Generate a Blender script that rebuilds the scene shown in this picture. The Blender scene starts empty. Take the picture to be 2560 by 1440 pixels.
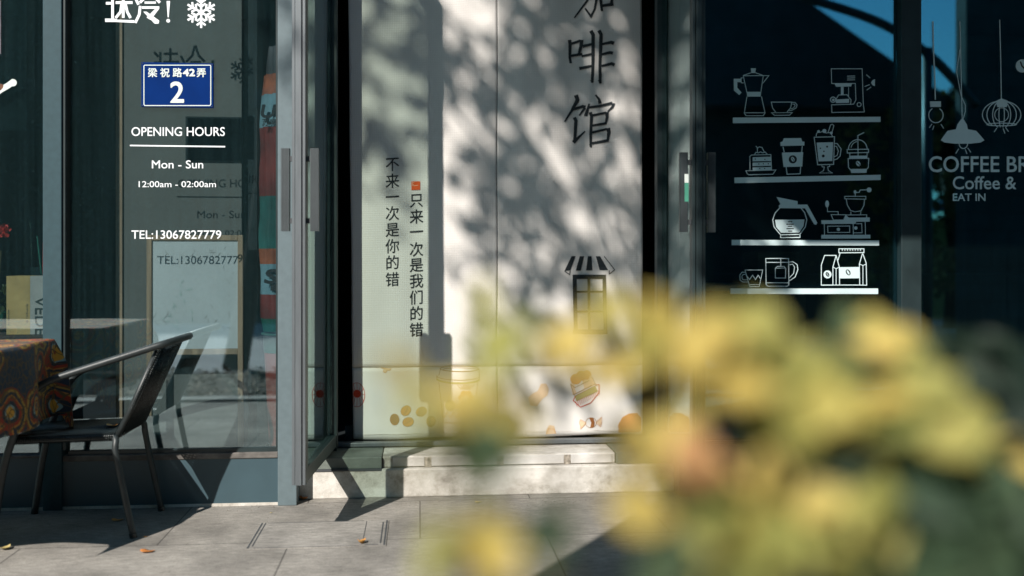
import bpy, math, random
from math import sin, cos, tan, atan, pi, radians as R
from mathutils import Vector, Matrix

rnd = random.Random(7)
sc = bpy.context.scene
col = sc.collection

# ---------------------------------------------------------------- camera, sky, sun
FPX, TH, D, H0, HY = 2489.0, R(5.28), 4.43, 1.067, 650.0   # 35 mm lens, yaw, distance to the glass front, eye height
cam_d = bpy.data.cameras.new('camera'); cam = bpy.data.objects.new('camera', cam_d); col.objects.link(cam)
cam.location = (0, -D, H0); cam.rotation_euler = (R(90), 0, -TH)
cam_d.lens = 36 * FPX / 2560; cam_d.sensor_width = 36; cam_d.shift_y = -(720 - HY) / 2560
cam_d.clip_start = 0.05; cam_d.clip_end = 400
cam_d.dof.use_dof = True; cam_d.dof.focus_distance = 4.4; cam_d.dof.aperture_fstop = 1.1
sc.camera = cam

SUN = Vector((0.575, 1.0, -0.85))            # way the light travels
w = bpy.data.worlds.new('World'); sc.world = w; w.use_nodes = True
nt = w.node_tree; sky = nt.nodes.new('ShaderNodeTexSky'); sky.sky_type = 'NISHITA'; sky.sun_disc = False
sky.sun_elevation = atan(0.85 / math.hypot(0.575, 1)); sky.sun_rotation = math.atan2(-0.575, -1.0) % (2 * pi)
sky.altitude = 0; sky.air_density = 1.0; sky.dust_density = 0.6; sky.ozone_density = 1.5
tint = nt.nodes.new('ShaderNodeMixRGB'); tint.blend_type = 'MULTIPLY'; tint.inputs[0].default_value = 1.0; tint.inputs[2].default_value = (0.62, 0.97, 1.0, 1)   # teal tint laid over the sky to turn the shade teal
nt.links.new(sky.outputs[0], tint.inputs[1]); nt.links.new(tint.outputs[0], nt.nodes['Background'].inputs[0]); nt.nodes['Background'].inputs[1].default_value = 0.092
sd = bpy.data.lights.new('sun', 'SUN'); sd.energy = 5.0; sd.angle = R(0.5); sd.color = (1, 0.94, 0.87)
so = bpy.data.objects.new('sun', sd); col.objects.link(so); so.rotation_euler = SUN.to_track_quat('-Z', 'Y').to_euler(); so.location = (-4, -8, 8)
sc.view_settings.view_transform = 'Standard'; sc.view_settings.look = 'None'
sc.view_settings.exposure = 0.42; sc.view_settings.gamma = 1
sc.cycles.use_denoising = True; sc.cycles.max_bounces = 10; sc.cycles.transparent_max_bounces = 24
sc.cycles.caustics_reflective = False; sc.cycles.caustics_refractive = False; sc.cycles.sample_clamp_indirect = 6

# ---------------------------------------------------------------- where a sight line meets a real plane
def W(px, py, Y):                            # on the vertical plane Y
    t = (px - 1280) / FPX
    dx = (t * cos(TH) + sin(TH)) / (cos(TH) - t * sin(TH)) * (Y + D)
    z = dx * sin(TH) + (Y + D) * cos(TH)
    return Vector((dx, Y, H0 + (HY - py) * z / FPX))
def G(px, py, Z=0.0):                        # on the level plane Z
    z = FPX * (H0 - Z) / (py - HY); xc = (px - 1280) * z / FPX
    return Vector((xc * cos(TH) + z * sin(TH), z * cos(TH) - xc * sin(TH) - D, Z))
def Cz(px, py, z):                           # at depth z
    xc = (px - 1280) * z / FPX
    return Vector((xc * cos(TH) + z * sin(TH), z * cos(TH) - xc * sin(TH) - D, H0 + (HY - py) * z / FPX))

# ---------------------------------------------------------------- materials
def ramp(n, stops, interp='LINEAR'):
    cr = n.color_ramp; cr.interpolation = interp
    while len(cr.elements) > 1: cr.elements.remove(cr.elements[-1])
    cr.elements[0].position = stops[0][0]; cr.elements[0].color = (*stops[0][1], 1)
    for p, c in stops[1:]:
        e = cr.elements.new(p); e.color = (*c, 1)
def base(name):
    m = bpy.data.materials.new(name); m.use_nodes = True
    t = m.node_tree; return m, t, t.nodes['Principled BSDF']
def mat(name, c, rough=0.6, metal=0.0, var=0.15, scale=12.0, bump=0.0, bscale=60.0, stretch=(1, 1, 1), spec=0.5, c2=None, detail=5):
    m, t, b = base(name); N = t.nodes.new; L = t.links.new
    tc = N('ShaderNodeTexCoord'); mp = N('ShaderNodeMapping'); mp.inputs['Scale'].default_value = stretch
    L(tc.outputs['Object'], mp.inputs[0])
    n = N('ShaderNodeTexNoise'); n.inputs['Scale'].default_value = scale; n.inputs['Detail'].default_value = detail
    L(mp.outputs[0], n.inputs['Vector'])
    r = N('ShaderNodeValToRGB'); lo = c2 if c2 else tuple(x * (1 - var) for x in c); hi = c if c2 else tuple(min(1, x * (1 + var)) for x in c)
    ramp(r, [(0.32, lo), (0.68, hi)]); L(n.outputs['Fac'], r.inputs[0]); L(r.outputs[0], b.inputs['Base Color'])
    b.inputs['Roughness'].default_value = rough; b.inputs['Metallic'].default_value = metal
    b.inputs['Specular IOR Level'].default_value = spec
    if bump:
        n2 = N('ShaderNodeTexNoise'); n2.inputs['Scale'].default_value = bscale; n2.inputs['Detail'].default_value = 4
        L(mp.outputs[0], n2.inputs['Vector']); bp = N('ShaderNodeBump'); bp.inputs['Strength'].default_value = bump
        bp.inputs['Distance'].default_value = 0.01; L(n2.outputs['Fac'], bp.inputs['Height']); L(bp.outputs[0], b.inputs['Normal'])
    return m
def glass(name, tint, dust=0.03, f0=0.05, dustcol=(0.16, 0.34, 0.37), mirror_tint=(0.8, 0.96, 1.0)):
    m = bpy.data.materials.new(name); m.use_nodes = True; t = m.node_tree; N = t.nodes.new; L = t.links.new
    t.nodes.remove(t.nodes['Principled BSDF']); out = t.nodes['Material Output']
    g = N('ShaderNodeNewGeometry'); d = N('ShaderNodeVectorMath'); d.operation = 'DOT_PRODUCT'
    L(g.outputs['Normal'], d.inputs[0]); L(g.outputs['Incoming'], d.inputs[1])
    def M(op, a, b=None):
        x = N('ShaderNodeMath'); x.operation = op
        for i, v in enumerate((a, b)):
            if v is None: continue
            if isinstance(v, (int, float)): x.inputs[i].default_value = v
            else: L(v, x.inputs[i])
        return x.outputs[0]
    c = M('ABSOLUTE', d.outputs['Value']); k = M('POWER', M('SUBTRACT', 1.0, c), 5.0)
    F = M('ADD', M('MULTIPLY', k, 1 - f0), f0)
    tr = N('ShaderNodeBsdfTransparent'); tr.inputs[0].default_value = (*tint, 1)
    gl = N('ShaderNodeBsdfGlossy'); gl.inputs['Roughness'].default_value = 0.0; gl.inputs[0].default_value = (*mirror_tint, 1)
    df = N('ShaderNodeBsdfDiffuse'); df.inputs[0].default_value = (*dustcol, 1)
    tc = N('ShaderNodeTexCoord'); mp = N('ShaderNodeMapping'); mp.inputs['Scale'].default_value = (60, 60, 1.2)
    L(tc.outputs['Object'], mp.inputs[0]); n = N('ShaderNodeTexNoise'); n.inputs['Scale'].default_value = 1.0; n.inputs['Detail'].default_value = 6
    L(mp.outputs[0], n.inputs['Vector'])
    n2 = N('ShaderNodeTexNoise'); n2.inputs['Scale'].default_value = 140; L(tc.outputs['Object'], n2.inputs['Vector'])
    sp = M('MULTIPLY', M('GREATER_THAN', n2.outputs['Fac'], 0.72), 0.10)
    fac = M('ADD', M('MULTIPLY', n.outputs['Fac'], dust * 2), sp if dust > 0.02 else 0.0)
    m1 = N('ShaderNodeMixShader'); L(fac, m1.inputs[0]); L(tr.outputs[0], m1.inputs[1]); L(df.outputs[0], m1.inputs[2])
    m2 = N('ShaderNodeMixShader'); L(F, m2.inputs[0]); L(m1.outputs[0], m2.inputs[1]); L(gl.outputs[0], m2.inputs[2])
    L(m2.outputs[0], out.inputs[0]); return m
def leafmat(name, c1, c2, c3, trans=0.45):
    m, t, b = base(name); N = t.nodes.new; L = t.links.new
    oi = N('ShaderNodeNewGeometry'); r = N('ShaderNodeValToRGB'); ramp(r, [(0.0, c1), (0.5, c2), (1.0, c3)])
    L(oi.outputs['Random Per Island'], r.inputs[0]); L(r.outputs[0], b.inputs['Base Color']); b.inputs['Roughness'].default_value = 0.6; b.inputs['Specular IOR Level'].default_value = 0.25
    tl = N('ShaderNodeBsdfTranslucent'); L(r.outputs[0], tl.inputs[0]); mx = N('ShaderNodeMixShader'); mx.inputs[0].default_value = trans
    L(b.outputs[0], mx.inputs[1]); L(tl.outputs[0], mx.inputs[2]); L(mx.outputs[0], t.nodes['Material Output'].inputs[0]); return m
def fabric(name, c, period=0.0085, weave=0.09, trans=0.12, thread=None):
    m, t, b = base(name); N = t.nodes.new; L = t.links.new
    tc = N('ShaderNodeTexCoord'); sep = N('ShaderNodeSeparateXYZ')
    nz = N('ShaderNodeTexNoise'); nz.inputs['Scale'].default_value = 3.0
    L(tc.outputs['Object'], nz.inputs['Vector'])
    mixv = N('ShaderNodeVectorMath'); mixv.operation = 'MULTIPLY_ADD'; mixv.inputs[1].default_value = (0.02, 0.02, 0.02)
    L(nz.outputs['Color'], mixv.inputs[0]); L(tc.outputs['Object'], mixv.inputs[2]); L(mixv.outputs[0], sep.inputs[0])
    def S(o):
        a = N('ShaderNodeMath'); a.operation = 'MULTIPLY'; a.inputs[1].default_value = 2 * pi / period; L(o, a.inputs[0])
        s = N('ShaderNodeMath'); s.operation = 'SINE'; L(a.outputs[0], s.inputs[0]); return s.outputs[0]
    mu = N('ShaderNodeMath'); mu.operation = 'ADD'; L(S(sep.outputs['X']), mu.inputs[0]); L(S(sep.outputs['Z']), mu.inputs[1])
    mr = N('ShaderNodeMapRange'); mr.inputs['From Min'].default_value = -2; mr.inputs['From Max'].default_value = 2
    mr.inputs['To Min'].default_value = 1 - weave; mr.inputs['To Max'].default_value = 1.0; L(mu.outputs[0], mr.inputs[0])
    n2 = N('ShaderNodeTexNoise'); n2.inputs['Scale'].default_value = 4; n2.inputs['Detail'].default_value = 5; L(tc.outputs['Object'], n2.inputs['Vector'])
    rr = N('ShaderNodeValToRGB'); ramp(rr, [(0.3, tuple(x * 0.93 for x in c)), (0.7, c)]); L(n2.outputs['Fac'], rr.inputs[0])
    mm = N('ShaderNodeMixRGB'); mm.blend_type = 'MULTIPLY'; mm.inputs[0].default_value = 1; L(rr.outputs[0], mm.inputs[1]); L(mr.outputs[0], mm.inputs[2])
    L(mm.outputs[0], b.inputs['Base Color']); b.inputs['Roughness'].default_value = 0.95; b.inputs['Specular IOR Level'].default_value = 0.1
    bp = N('ShaderNodeBump'); bp.inputs['Strength'].default_value = 0.15; bp.inputs['Distance'].default_value = 0.002
    L(mu.outputs[0], bp.inputs['Height']); L(bp.outputs[0], b.inputs['Normal'])
    return m

M = {}
M['frame'] = mat('painted_steel', (0.032, 0.066, 0.078), 0.55, 0.0, 0.08, 40, 0.04, 300, spec=0.25)
M['frame_pale'] = mat('pale_painted_steel', (0.115, 0.155, 0.17), 0.5, 0.0, 0.08, 30, 0.04, 300)
M['frame_dark'] = mat('dark_anodised_frame', (0.018, 0.03, 0.032), 0.4, 0.0, 0.2)
M['alu'] = mat('brushed_aluminium', (0.135, 0.15, 0.16), 0.42, 0.35, 0.12, 8, 0.05, 200, (6, 6, 0.6))
M['handle'] = mat('dark_ribbed_aluminium', (0.07, 0.085, 0.09), 0.45, 0.3, 0.1, 8)
M['groove'] = mat('groove_shadow_gap', (0.05, 0.055, 0.06), 0.7)
M['base'] = mat('blue_grey_panel', (0.042, 0.078, 0.095), 0.45, 0.0, 0.1, 5, 0.03, 200)
M['sill'] = mat('weathered_sill', (0.12, 0.11, 0.10), 0.8, 0.0, 0.4, 20, 0.2, 100)
M['glass'] = glass('window_glass', (0.87, 0.92, 0.93), 0.022, 0.18)
M['glass_r'] = glass('window_glass_painted_shade', (0.6, 0.74, 0.76), 0.006, 0.26, mirror_tint=(0.30, 0.80, 1.0))  # right panes: shade in the darker tint, sky blue in the reflection colour
M['glass_d'] = glass('door_glass', (0.80, 0.88, 0.83), 0.008, 0.10)
M['white_r'] = mat('white_vinyl_painted_shade', (0.60, 0.74, 0.76), 0.5, 0, 0.02)  # white vinyl, dulled to teal in its colour to stand for shade
M['white'] = mat('white_vinyl', (0.80, 0.82, 0.84), 0.5, 0, 0.02)
M['ink'] = mat('black_ink', (0.012, 0.018, 0.022), 0.8, 0, 0.1)
M['fabric'] = fabric('cream_canvas', (0.76, 0.725, 0.69))
M['hem'] = fabric('cotton_hem', (0.82, 0.79, 0.75), 0.004, 0.05)
M['stitch'] = mat('stitch_line', (0.46, 0.41, 0.35), 0.9)
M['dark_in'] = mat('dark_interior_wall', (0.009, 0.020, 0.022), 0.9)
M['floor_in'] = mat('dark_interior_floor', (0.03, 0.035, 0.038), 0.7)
M['panel'] = mat('grey_canvas_panel', (0.125, 0.135, 0.125), 0.9, 0, 0.08, 5, 0.1, 200)
M['wood'] = mat('pale_worn_wood', (0.30, 0.22, 0.14), 0.7, 0, 0.3, 6, 0.15, 60, (8, 8, 0.6))
M['wood2'] = mat('honey_wood', (0.30, 0.17, 0.07), 0.6, 0, 0.3, 6, 0, 60, (1, 8, 8))
M['board'] = mat('smudged_whiteboard', (0.50, 0.55, 0.55), 0.4, 0, 0.08, 3)
M['scrib'] = mat('faded_green_marker', (0.30, 0.46, 0.41), 0.6)
M['scrib2'] = mat('faded_grey_marker', (0.34, 0.36, 0.35), 0.6)
M['blue'] = mat('blue_enamel', (0.001, 0.022, 0.13), 0.75, 0, 0.1, spec=0.06)
M['signw'] = mat('sign_white', (0.62, 0.68, 0.64), 0.5, 0, 0.02)
M['chair'] = mat('dark_grey_tube', (0.022, 0.028, 0.029), 0.45, 0.0, 0.25, 30, 0.05, 200)
M['rattan'] = mat('black_rattan', (0.014, 0.018, 0.018), 0.25, 0, 0.3, 90)
M['red'] = mat('red_umbrella_cloth', (0.13, 0.018, 0.015), 0.8, 0, 0.35, 9)
M['teal'] = mat('green_umbrella_cloth', (0.01, 0.09, 0.08), 0.8, 0, 0.35, 9)
M['paleblue'] = mat('pale_blue_cloth', (0.12, 0.23, 0.27), 0.8, 0, 0.2, 9)
M['orange'] = mat('orange_cloth', (0.24, 0.07, 0.03), 0.8, 0, 0.3, 20)
M['bucket'] = mat('dark_green_plastic', (0.01, 0.09, 0.06), 0.35)
M['bucketred'] = mat('orange_red_plastic', (0.20, 0.035, 0.02), 0.4, 0, 0.25, 8)
M['yellowpaper'] = mat('yellow_brown_card', (0.42, 0.31, 0.12), 0.8, 0, 0.15)
M['greypaper'] = mat('grey_card', (0.34, 0.36, 0.34), 0.8, 0, 0.1)
M['card_ink'] = mat('card_print', (0.03, 0.05, 0.05), 0.8)
M['skin1'] = mat('leaf_ochre', (0.62, 0.30, 0.07), 0.6, 0, 0.25, 30)
M['skin2'] = mat('leaf_tan', (0.50, 0.40, 0.16), 0.6, 0, 0.25, 30)
M['skin3'] = mat('leaf_rust', (0.55, 0.20, 0.05), 0.6, 0, 0.25, 30)
M['bark'] = mat('bark', (0.06, 0.045, 0.03), 0.9, 0, 0.4, 14, 0.6, 40)
M['stem'] = mat('green_brown_stem', (0.10, 0.09, 0.03), 0.7)
M['treeleaf'] = leafmat('tree_leaves', (0.02, 0.04, 0.015), (0.035, 0.06, 0.015), (0.06, 0.07, 0.015), 0.12)
M['farleaf'] = leafmat('far_leaves', (0.008, 0.018, 0.010), (0.014, 0.026, 0.012), (0.028, 0.026, 0.012), 0.08)
M['pr_or'] = mat('print_orange', (0.62, 0.30, 0.09), 0.9); M['pr_line'] = mat('print_brown_line', (0.36, 0.20, 0.08), 0.9)
M['pr_red'] = mat('print_red', (0.55, 0.05, 0.02), 0.9); M['pr_cream'] = mat('print_cream', (0.74, 0.55, 0.36), 0.9)
M['pr_green'] = mat('print_olive', (0.40, 0.36, 0.14), 0.9); M['pr_brown'] = mat('print_brown', (0.33, 0.12, 0.03), 0.9)
M['seal'] = mat('seal_red', (0.62, 0.09, 0.02), 0.9)
M['parasol'] = mat('dark_parasol_cloth', (0.03, 0.035, 0.04), 0.8)
M['roofdark'] = mat('dark_roof', (0.03, 0.032, 0.035), 0.7, 0, 0.3, 5)
M['walldark'] = mat('dark_timber', (0.035, 0.032, 0.03), 0.8, 0, 0.3, 5)
M['yellow'] = mat('yellow_wall', (0.60, 0.42, 0.12), 0.8, 0, 0.1, 2)
M['skyblue'] = mat('blue_awning_cloth', (0.05, 0.22, 0.42), 0.8)
M['road'] = mat('pale_concrete_road', (0.40, 0.41, 0.42), 0.9, 0, 0.1, 2)
M['soil'] = mat('soil', (0.05, 0.04, 0.03), 0.95, 0, 0.5, 12, 0.8, 20)
M['kerb'] = mat('kerb_stone', (0.36, 0.36, 0.34), 0.85, 0, 0.15, 12)
M['pink'] = mat('pale_pink_paper', (0.55, 0.34, 0.34), 0.7, 0, 0.4, 14)
M['coffee'] = mat('coffee_brown', (0.13, 0.05, 0.025), 0.8, 0, 0.3, 90)
M['mirror_teal'] = mat('bottle_green', (0.02, 0.14, 0.10), 0.15)
M['clear'] = glass('clear_cup', (0.85, 0.95, 0.93), 0.03, 0.08)
M['straw'] = mat('red_straw', (0.6, 0.03, 0.02), 0.4)
M['flower'] = mat('red_petals', (0.5, 0.02, 0.01), 0.7)

def brick_mat(name, c1, c2, mort, bw, bh, ms, axis='XZ', speck=0.2, rough=0.85, stain=None):
    m, t, b = base(name); N = t.nodes.new; L = t.links.new
    tc = N('ShaderNodeTexCoord'); sep = N('ShaderNodeSeparateXYZ'); cb = N('ShaderNodeCombineXYZ'); L(tc.outputs['Object'], sep.inputs[0])
    L(sep.outputs[axis[0]], cb.inputs[0]); L(sep.outputs[axis[1]], cb.inputs[1])
    br = N('ShaderNodeTexBrick'); br.inputs['Scale'].default_value = 1; br.inputs['Brick Width'].default_value = bw; br.inputs['Row Height'].default_value = bh
    br.inputs['Mortar Size'].default_value = ms; br.inputs['Mortar Smooth'].default_value = 0.3
    br.inputs['Color1'].default_value = (*c1, 1); br.inputs['Color2'].default_value = (*c2, 1); br.inputs['Mortar'].default_value = (*mort, 1)
    L(cb.outputs[0], br.inputs['Vector'])
    n = N('ShaderNodeTexNoise'); n.inputs['Scale'].default_value = 150; n.inputs['Detail'].default_value = 5; n.inputs['Roughness'].default_value = 0.75; L(tc.outputs['Object'], n.inputs['Vector'])
    n3 = N('ShaderNodeTexNoise'); n3.inputs['Scale'].default_value = 3.0; n3.inputs['Detail'].default_value = 8; L(tc.outputs['Object'], n3.inputs['Vector'])
    r = N('ShaderNodeMapRange'); r.inputs['From Min'].default_value = 0.3; r.inputs['From Max'].default_value = 0.7
    r.inputs['To Min'].default_value = 1 - speck; r.inputs['To Max'].default_value = 1 + speck; L(n.outputs['Fac'], r.inputs[0])
    r3 = N('ShaderNodeMapRange'); r3.inputs['From Min'].default_value = 0.35; r3.inputs['From Max'].default_value = 0.65
    r3.inputs['To Min'].default_value = 0.62; r3.inputs['To Max'].default_value = 1.12; L(n3.outputs['Fac'], r3.inputs[0])
    a = N('ShaderNodeMixRGB'); a.blend_type = 'MULTIPLY'; a.inputs[0].default_value = 1; L(br.outputs[0], a.inputs[1]); L(r.outputs[0], a.inputs[2])
    c0_ = N('ShaderNodeMixRGB'); c0_.blend_type = 'MULTIPLY'; c0_.inputs[0].default_value = 1; L(a.outputs[0], c0_.inputs[1]); L(r3.outputs[0], c0_.inputs[2])
    n4 = N('ShaderNodeTexNoise'); n4.inputs['Scale'].default_value = 42; n4.inputs['Detail'].default_value = 6; n4.inputs['Roughness'].default_value = 0.8
    mp4 = N('ShaderNodeMapping'); mp4.inputs['Scale'].default_value = (0.45, 1.3, 1); L(tc.outputs['Object'], mp4.inputs[0]); L(mp4.outputs[0], n4.inputs['Vector'])
    r4 = N('ShaderNodeMapRange'); r4.inputs['From Min'].default_value = 0.35; r4.inputs['From Max'].default_value = 0.65
    r4.inputs['To Min'].default_value = 0.70; r4.inputs['To Max'].default_value = 1.28; L(n4.outputs['Fac'], r4.inputs[0])
    c = N('ShaderNodeMixRGB'); c.blend_type = 'MULTIPLY'; c.inputs[0].default_value = 1; L(c0_.outputs[0], c.inputs[1]); L(r4.outputs[0], c.inputs[2])
    L(c.outputs[0], b.inputs['Base Color']); b.inputs['Roughness'].default_value = rough
    bp = N('ShaderNodeBump'); bp.inputs['Strength'].default_value = 0.25; bp.inputs['Distance'].default_value = 0.003
    L(n.outputs['Fac'], bp.inputs['Height']); L(bp.outputs[0], b.inputs['Normal'])
    return m
M['paving'] = brick_mat('granite_paving', (0.25, 0.232, 0.205), (0.325, 0.303, 0.27), (0.11, 0.10, 0.09), 0.98, 0.6, 0.0035, 'XY', 0.3)
M['brick'] = brick_mat('grey_block_wall', (0.035, 0.045, 0.045), (0.05, 0.06, 0.06), (0.03, 0.03, 0.03), 0.4, 0.2, 0.012)

def concrete(name):
    m, t, b = base(name); N = t.nodes.new; L = t.links.new
    tc = N('ShaderNodeTexCoord'); mp = N('ShaderNodeMapping'); mp.inputs['Scale'].default_value = (3.0, 3.0, 3.6); L(tc.outputs['Object'], mp.inputs[0])
    n = N('ShaderNodeTexNoise'); n.inputs['Scale'].default_value = 1.6; n.inputs['Detail'].default_value = 9; n.inputs['Roughness'].default_value = 0.7; L(mp.outputs[0], n.inputs['Vector'])
    r = N('ShaderNodeValToRGB'); ramp(r, [(0.33, (0.22, 0.195, 0.165)), (0.45, (0.47, 0.44, 0.39)), (0.6, (0.68, 0.65, 0.60))]); L(n.outputs['Fac'], r.inputs[0])
    n2 = N('ShaderNodeTexNoise'); n2.inputs['Scale'].default_value = 200; L(tc.outputs['Object'], n2.inputs['Vector'])
    mr = N('ShaderNodeMapRange'); mr.inputs['To Min'].default_value = 0.75; mr.inputs['To Max'].default_value = 1.2; L(n2.outputs['Fac'], mr.inputs[0])
    a = N('ShaderNodeMixRGB'); a.blend_type = 'MULTIPLY'; a.inputs[0].default_value = 1; L(r.outputs[0], a.inputs[1]); L(mr.outputs[0], a.inputs[2])
    L(a.outputs[0], b.inputs['Base Color']); b.inputs['Roughness'].default_value = 0.9
    bp = N('ShaderNodeBump'); bp.inputs['Strength'].default_value = 0.4; bp.inputs['Distance'].default_value = 0.004; L(n.outputs['Fac'], bp.inputs['Height']); L(bp.outputs[0], b.inputs['Normal'])
    return m
M['concrete'] = concrete('stained_concrete')

def cloth_print():
    m, t, b = base('patterned_tablecloth'); N = t.nodes.new; L = t.links.new
    tc = N('ShaderNodeTexCoord'); nz = N('ShaderNodeTexNoise'); nz.inputs['Scale'].default_value = 9; nz.inputs['Detail'].default_value = 3
    L(tc.outputs['UV'], nz.inputs['Vector']); va = N('ShaderNodeVectorMath'); va.operation = 'MULTIPLY_ADD'; va.inputs[1].default_value = (0.06, 0.06, 0.0)
    L(nz.outputs['Color'], va.inputs[0]); L(tc.outputs['UV'], va.inputs[2])
    v = N('ShaderNodeTexVoronoi'); v.inputs['Scale'].default_value = 7.5; v.inputs['Randomness'].default_value = 0.9; L(va.outputs[0], v.inputs['Vector'])
    r = N('ShaderNodeValToRGB')
    ramp(r, [(0.0, (0.03, 0.05, 0.06)), (0.07, (0.42, 0.36, 0.16)), (0.11, (0.24, 0.025, 0.01)), (0.17, (0.62, 0.30, 0.03)), (0.27, (0.22, 0.33, 0.31)), (0.30, (0.012, 0.022, 0.035)), (0.38, (0.30, 0.035, 0.012)), (0.46, (0.46, 0.20, 0.03)), (0.495, (0.014, 0.026, 0.04)), (0.58, (0.36, 0.22, 0.04)), (0.66, (0.22, 0.04, 0.012)), (0.72, (0.015, 0.03, 0.05))], 'CONSTANT')
    L(v.outputs['Distance'], r.inputs[0])
    v2 = N('ShaderNodeTexVoronoi'); v2.inputs['Scale'].default_value = 34; v2.feature = 'DISTANCE_TO_EDGE'; L(va.outputs[0], v2.inputs['Vector'])
    g = N('ShaderNodeMath'); g.operation = 'LESS_THAN'; g.inputs[1].default_value = 0.05; L(v2.outputs['Distance'], g.inputs[0])
    mx = N('ShaderNodeMixRGB'); L(g.outputs[0], mx.inputs[0]); L(r.outputs[0], mx.inputs[1]); mx.inputs[2].default_value = (0.10, 0.06, 0.02, 1)
    L(mx.outputs[0], b.inputs['Base Color']); b.inputs['Roughness'].default_value = 0.75; return m
M['cloth'] = cloth_print()

# ---------------------------------------------------------------- mesh helpers
class MB:
    def __init__(s): s.v = []; s.f = []; s.m = []; s.uv = None
    def add(s, vs, fs, mi=0):
        k = len(s.v); s.v.extend([tuple(v) for v in vs]); s.f.extend([tuple(i + k for i in f) for f in fs]); s.m.extend([mi] * len(fs)); return s
    def box(s, x0, x1, y0, y1, z0, z1, mi=0, Mx=None):
        vs = [Vector((x, y, z)) for z in (z0, z1) for y in (y0, y1) for x in (x0, x1)]
        if Mx is not None: vs = [Mx @ v for v in vs]
        return s.add(vs, [(0, 2, 3, 1), (4, 5, 7, 6), (0, 1, 5, 4), (2, 6, 7, 3), (0, 4, 6, 2), (1, 3, 7, 5)], mi)
    def bar(s, a, b, wd, th, mi=0, up=(0, 0, 1)):
        a = Vector(a); b = Vector(b); d = (b - a).normalized(); u = Vector(up)
        if abs(d.dot(u)) > 0.95: u = Vector((0, 1, 0))
        x = d.cross(u).normalized() * wd / 2; y = x.cross(d).normalized() * th / 2
        vs = [p + i * x + j * y for p in (a, b) for i, j in ((-1, -1), (1, -1), (1, 1), (-1, 1))]
        return s.add(vs, [(3, 2, 1, 0), (4, 5, 6, 7), (0, 1, 5, 4), (1, 2, 6, 5), (2, 3, 7, 6), (3, 0, 4, 7)], mi)
    def tube(s, pts, r, n=12, mi=0, cap=True):
        pts = [Vector(p) for p in pts]; rs = r if isinstance(r, (list, tuple)) else [r] * len(pts)
        vs = []; u = None
        for i, p in enumerate(pts):
            d = (pts[min(i + 1, len(pts) - 1)] - pts[max(i - 1, 0)]).normalized()
            if u is None: u = d.orthogonal().normalized()
            u = (u - d * u.dot(d)).normalized(); w_ = d.cross(u)
            vs += [p + rs[i] * (cos(2 * pi * k / n) * u + sin(2 * pi * k / n) * w_) for k in range(n)]
        fs = [(i * n + k, i * n + (k + 1) % n, (i + 1) * n + (k + 1) % n, (i + 1) * n + k) for i in range(len(pts) - 1) for k in range(n)]
        if cap: fs += [tuple(range(n - 1, -1, -1)), tuple((len(pts) - 1) * n + k for k in range(n))]
        return s.add(vs, fs, mi)
    def build(s, name, mats, parent=None, smooth=False, bevel=0.0):
        me = bpy.data.meshes.new(name); me.from_pydata(s.v, [], s.f)
        if not isinstance(mats, (list, tuple)): mats = [mats]
        for m in mats: me.materials.append(m)
        if len(mats) > 1: me.polygons.foreach_set('material_index', s.m)
        if smooth: me.polygons.foreach_set('use_smooth', [True] * len(s.f))
        if s.uv:
            ul = me.uv_layers.new(name='UVMap')
            for p in me.polygons:
                for li in p.loop_indices: ul.data[li].uv = s.uv[me.loops[li].vertex_index]
        me.update()
        o = bpy.data.objects.new(name, me); col.objects.link(o)
        if parent is not None: o.parent = parent
        if bevel:
            b = o.modifiers.new('bevel', 'BEVEL'); b.width = bevel; b.segments = 2; b.limit_method = 'ANGLE'
        return o
def boxo(name, m, x0, x1, y0, y1, z0, z1, parent=None, bevel=0.0):
    return MB().box(x0, x1, y0, y1, z0, z1).build(name, m, parent, bevel=bevel)
def tag(o, label=None, cat=None, group=None, kind=None):
    for k, v in (('label', label), ('category', cat), ('group', group), ('kind', kind)):
        if v: o[k] = v
    return o
def empty(name, loc=(0, 0, 0), label=None, cat=None, group=None):
    o = bpy.data.objects.new(name, None); o.empty_display_size = 0.1; col.objects.link(o); o.location = loc
    bpy.context.view_layer.update()
    return tag(o, label, cat, group)
def smooth_path(pts, n=6):
    P = [Vector(p) for p in pts]; out = []
    for i in range(len(P) - 1):
        p0 = P[max(i - 1, 0)]; p1 = P[i]; p2 = P[i + 1]; p3 = P[min(i + 2, len(P) - 1)]
        for k in range(n):
            t = k / n
            out.append(0.5 * ((2 * p1) + (p2 - p0) * t + (2 * p0 - 5 * p1 + 4 * p2 - p3) * t * t + (3 * p1 - p0 - 3 * p2 + p3) * t ** 3))
    out.append(P[-1]); return out

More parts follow.
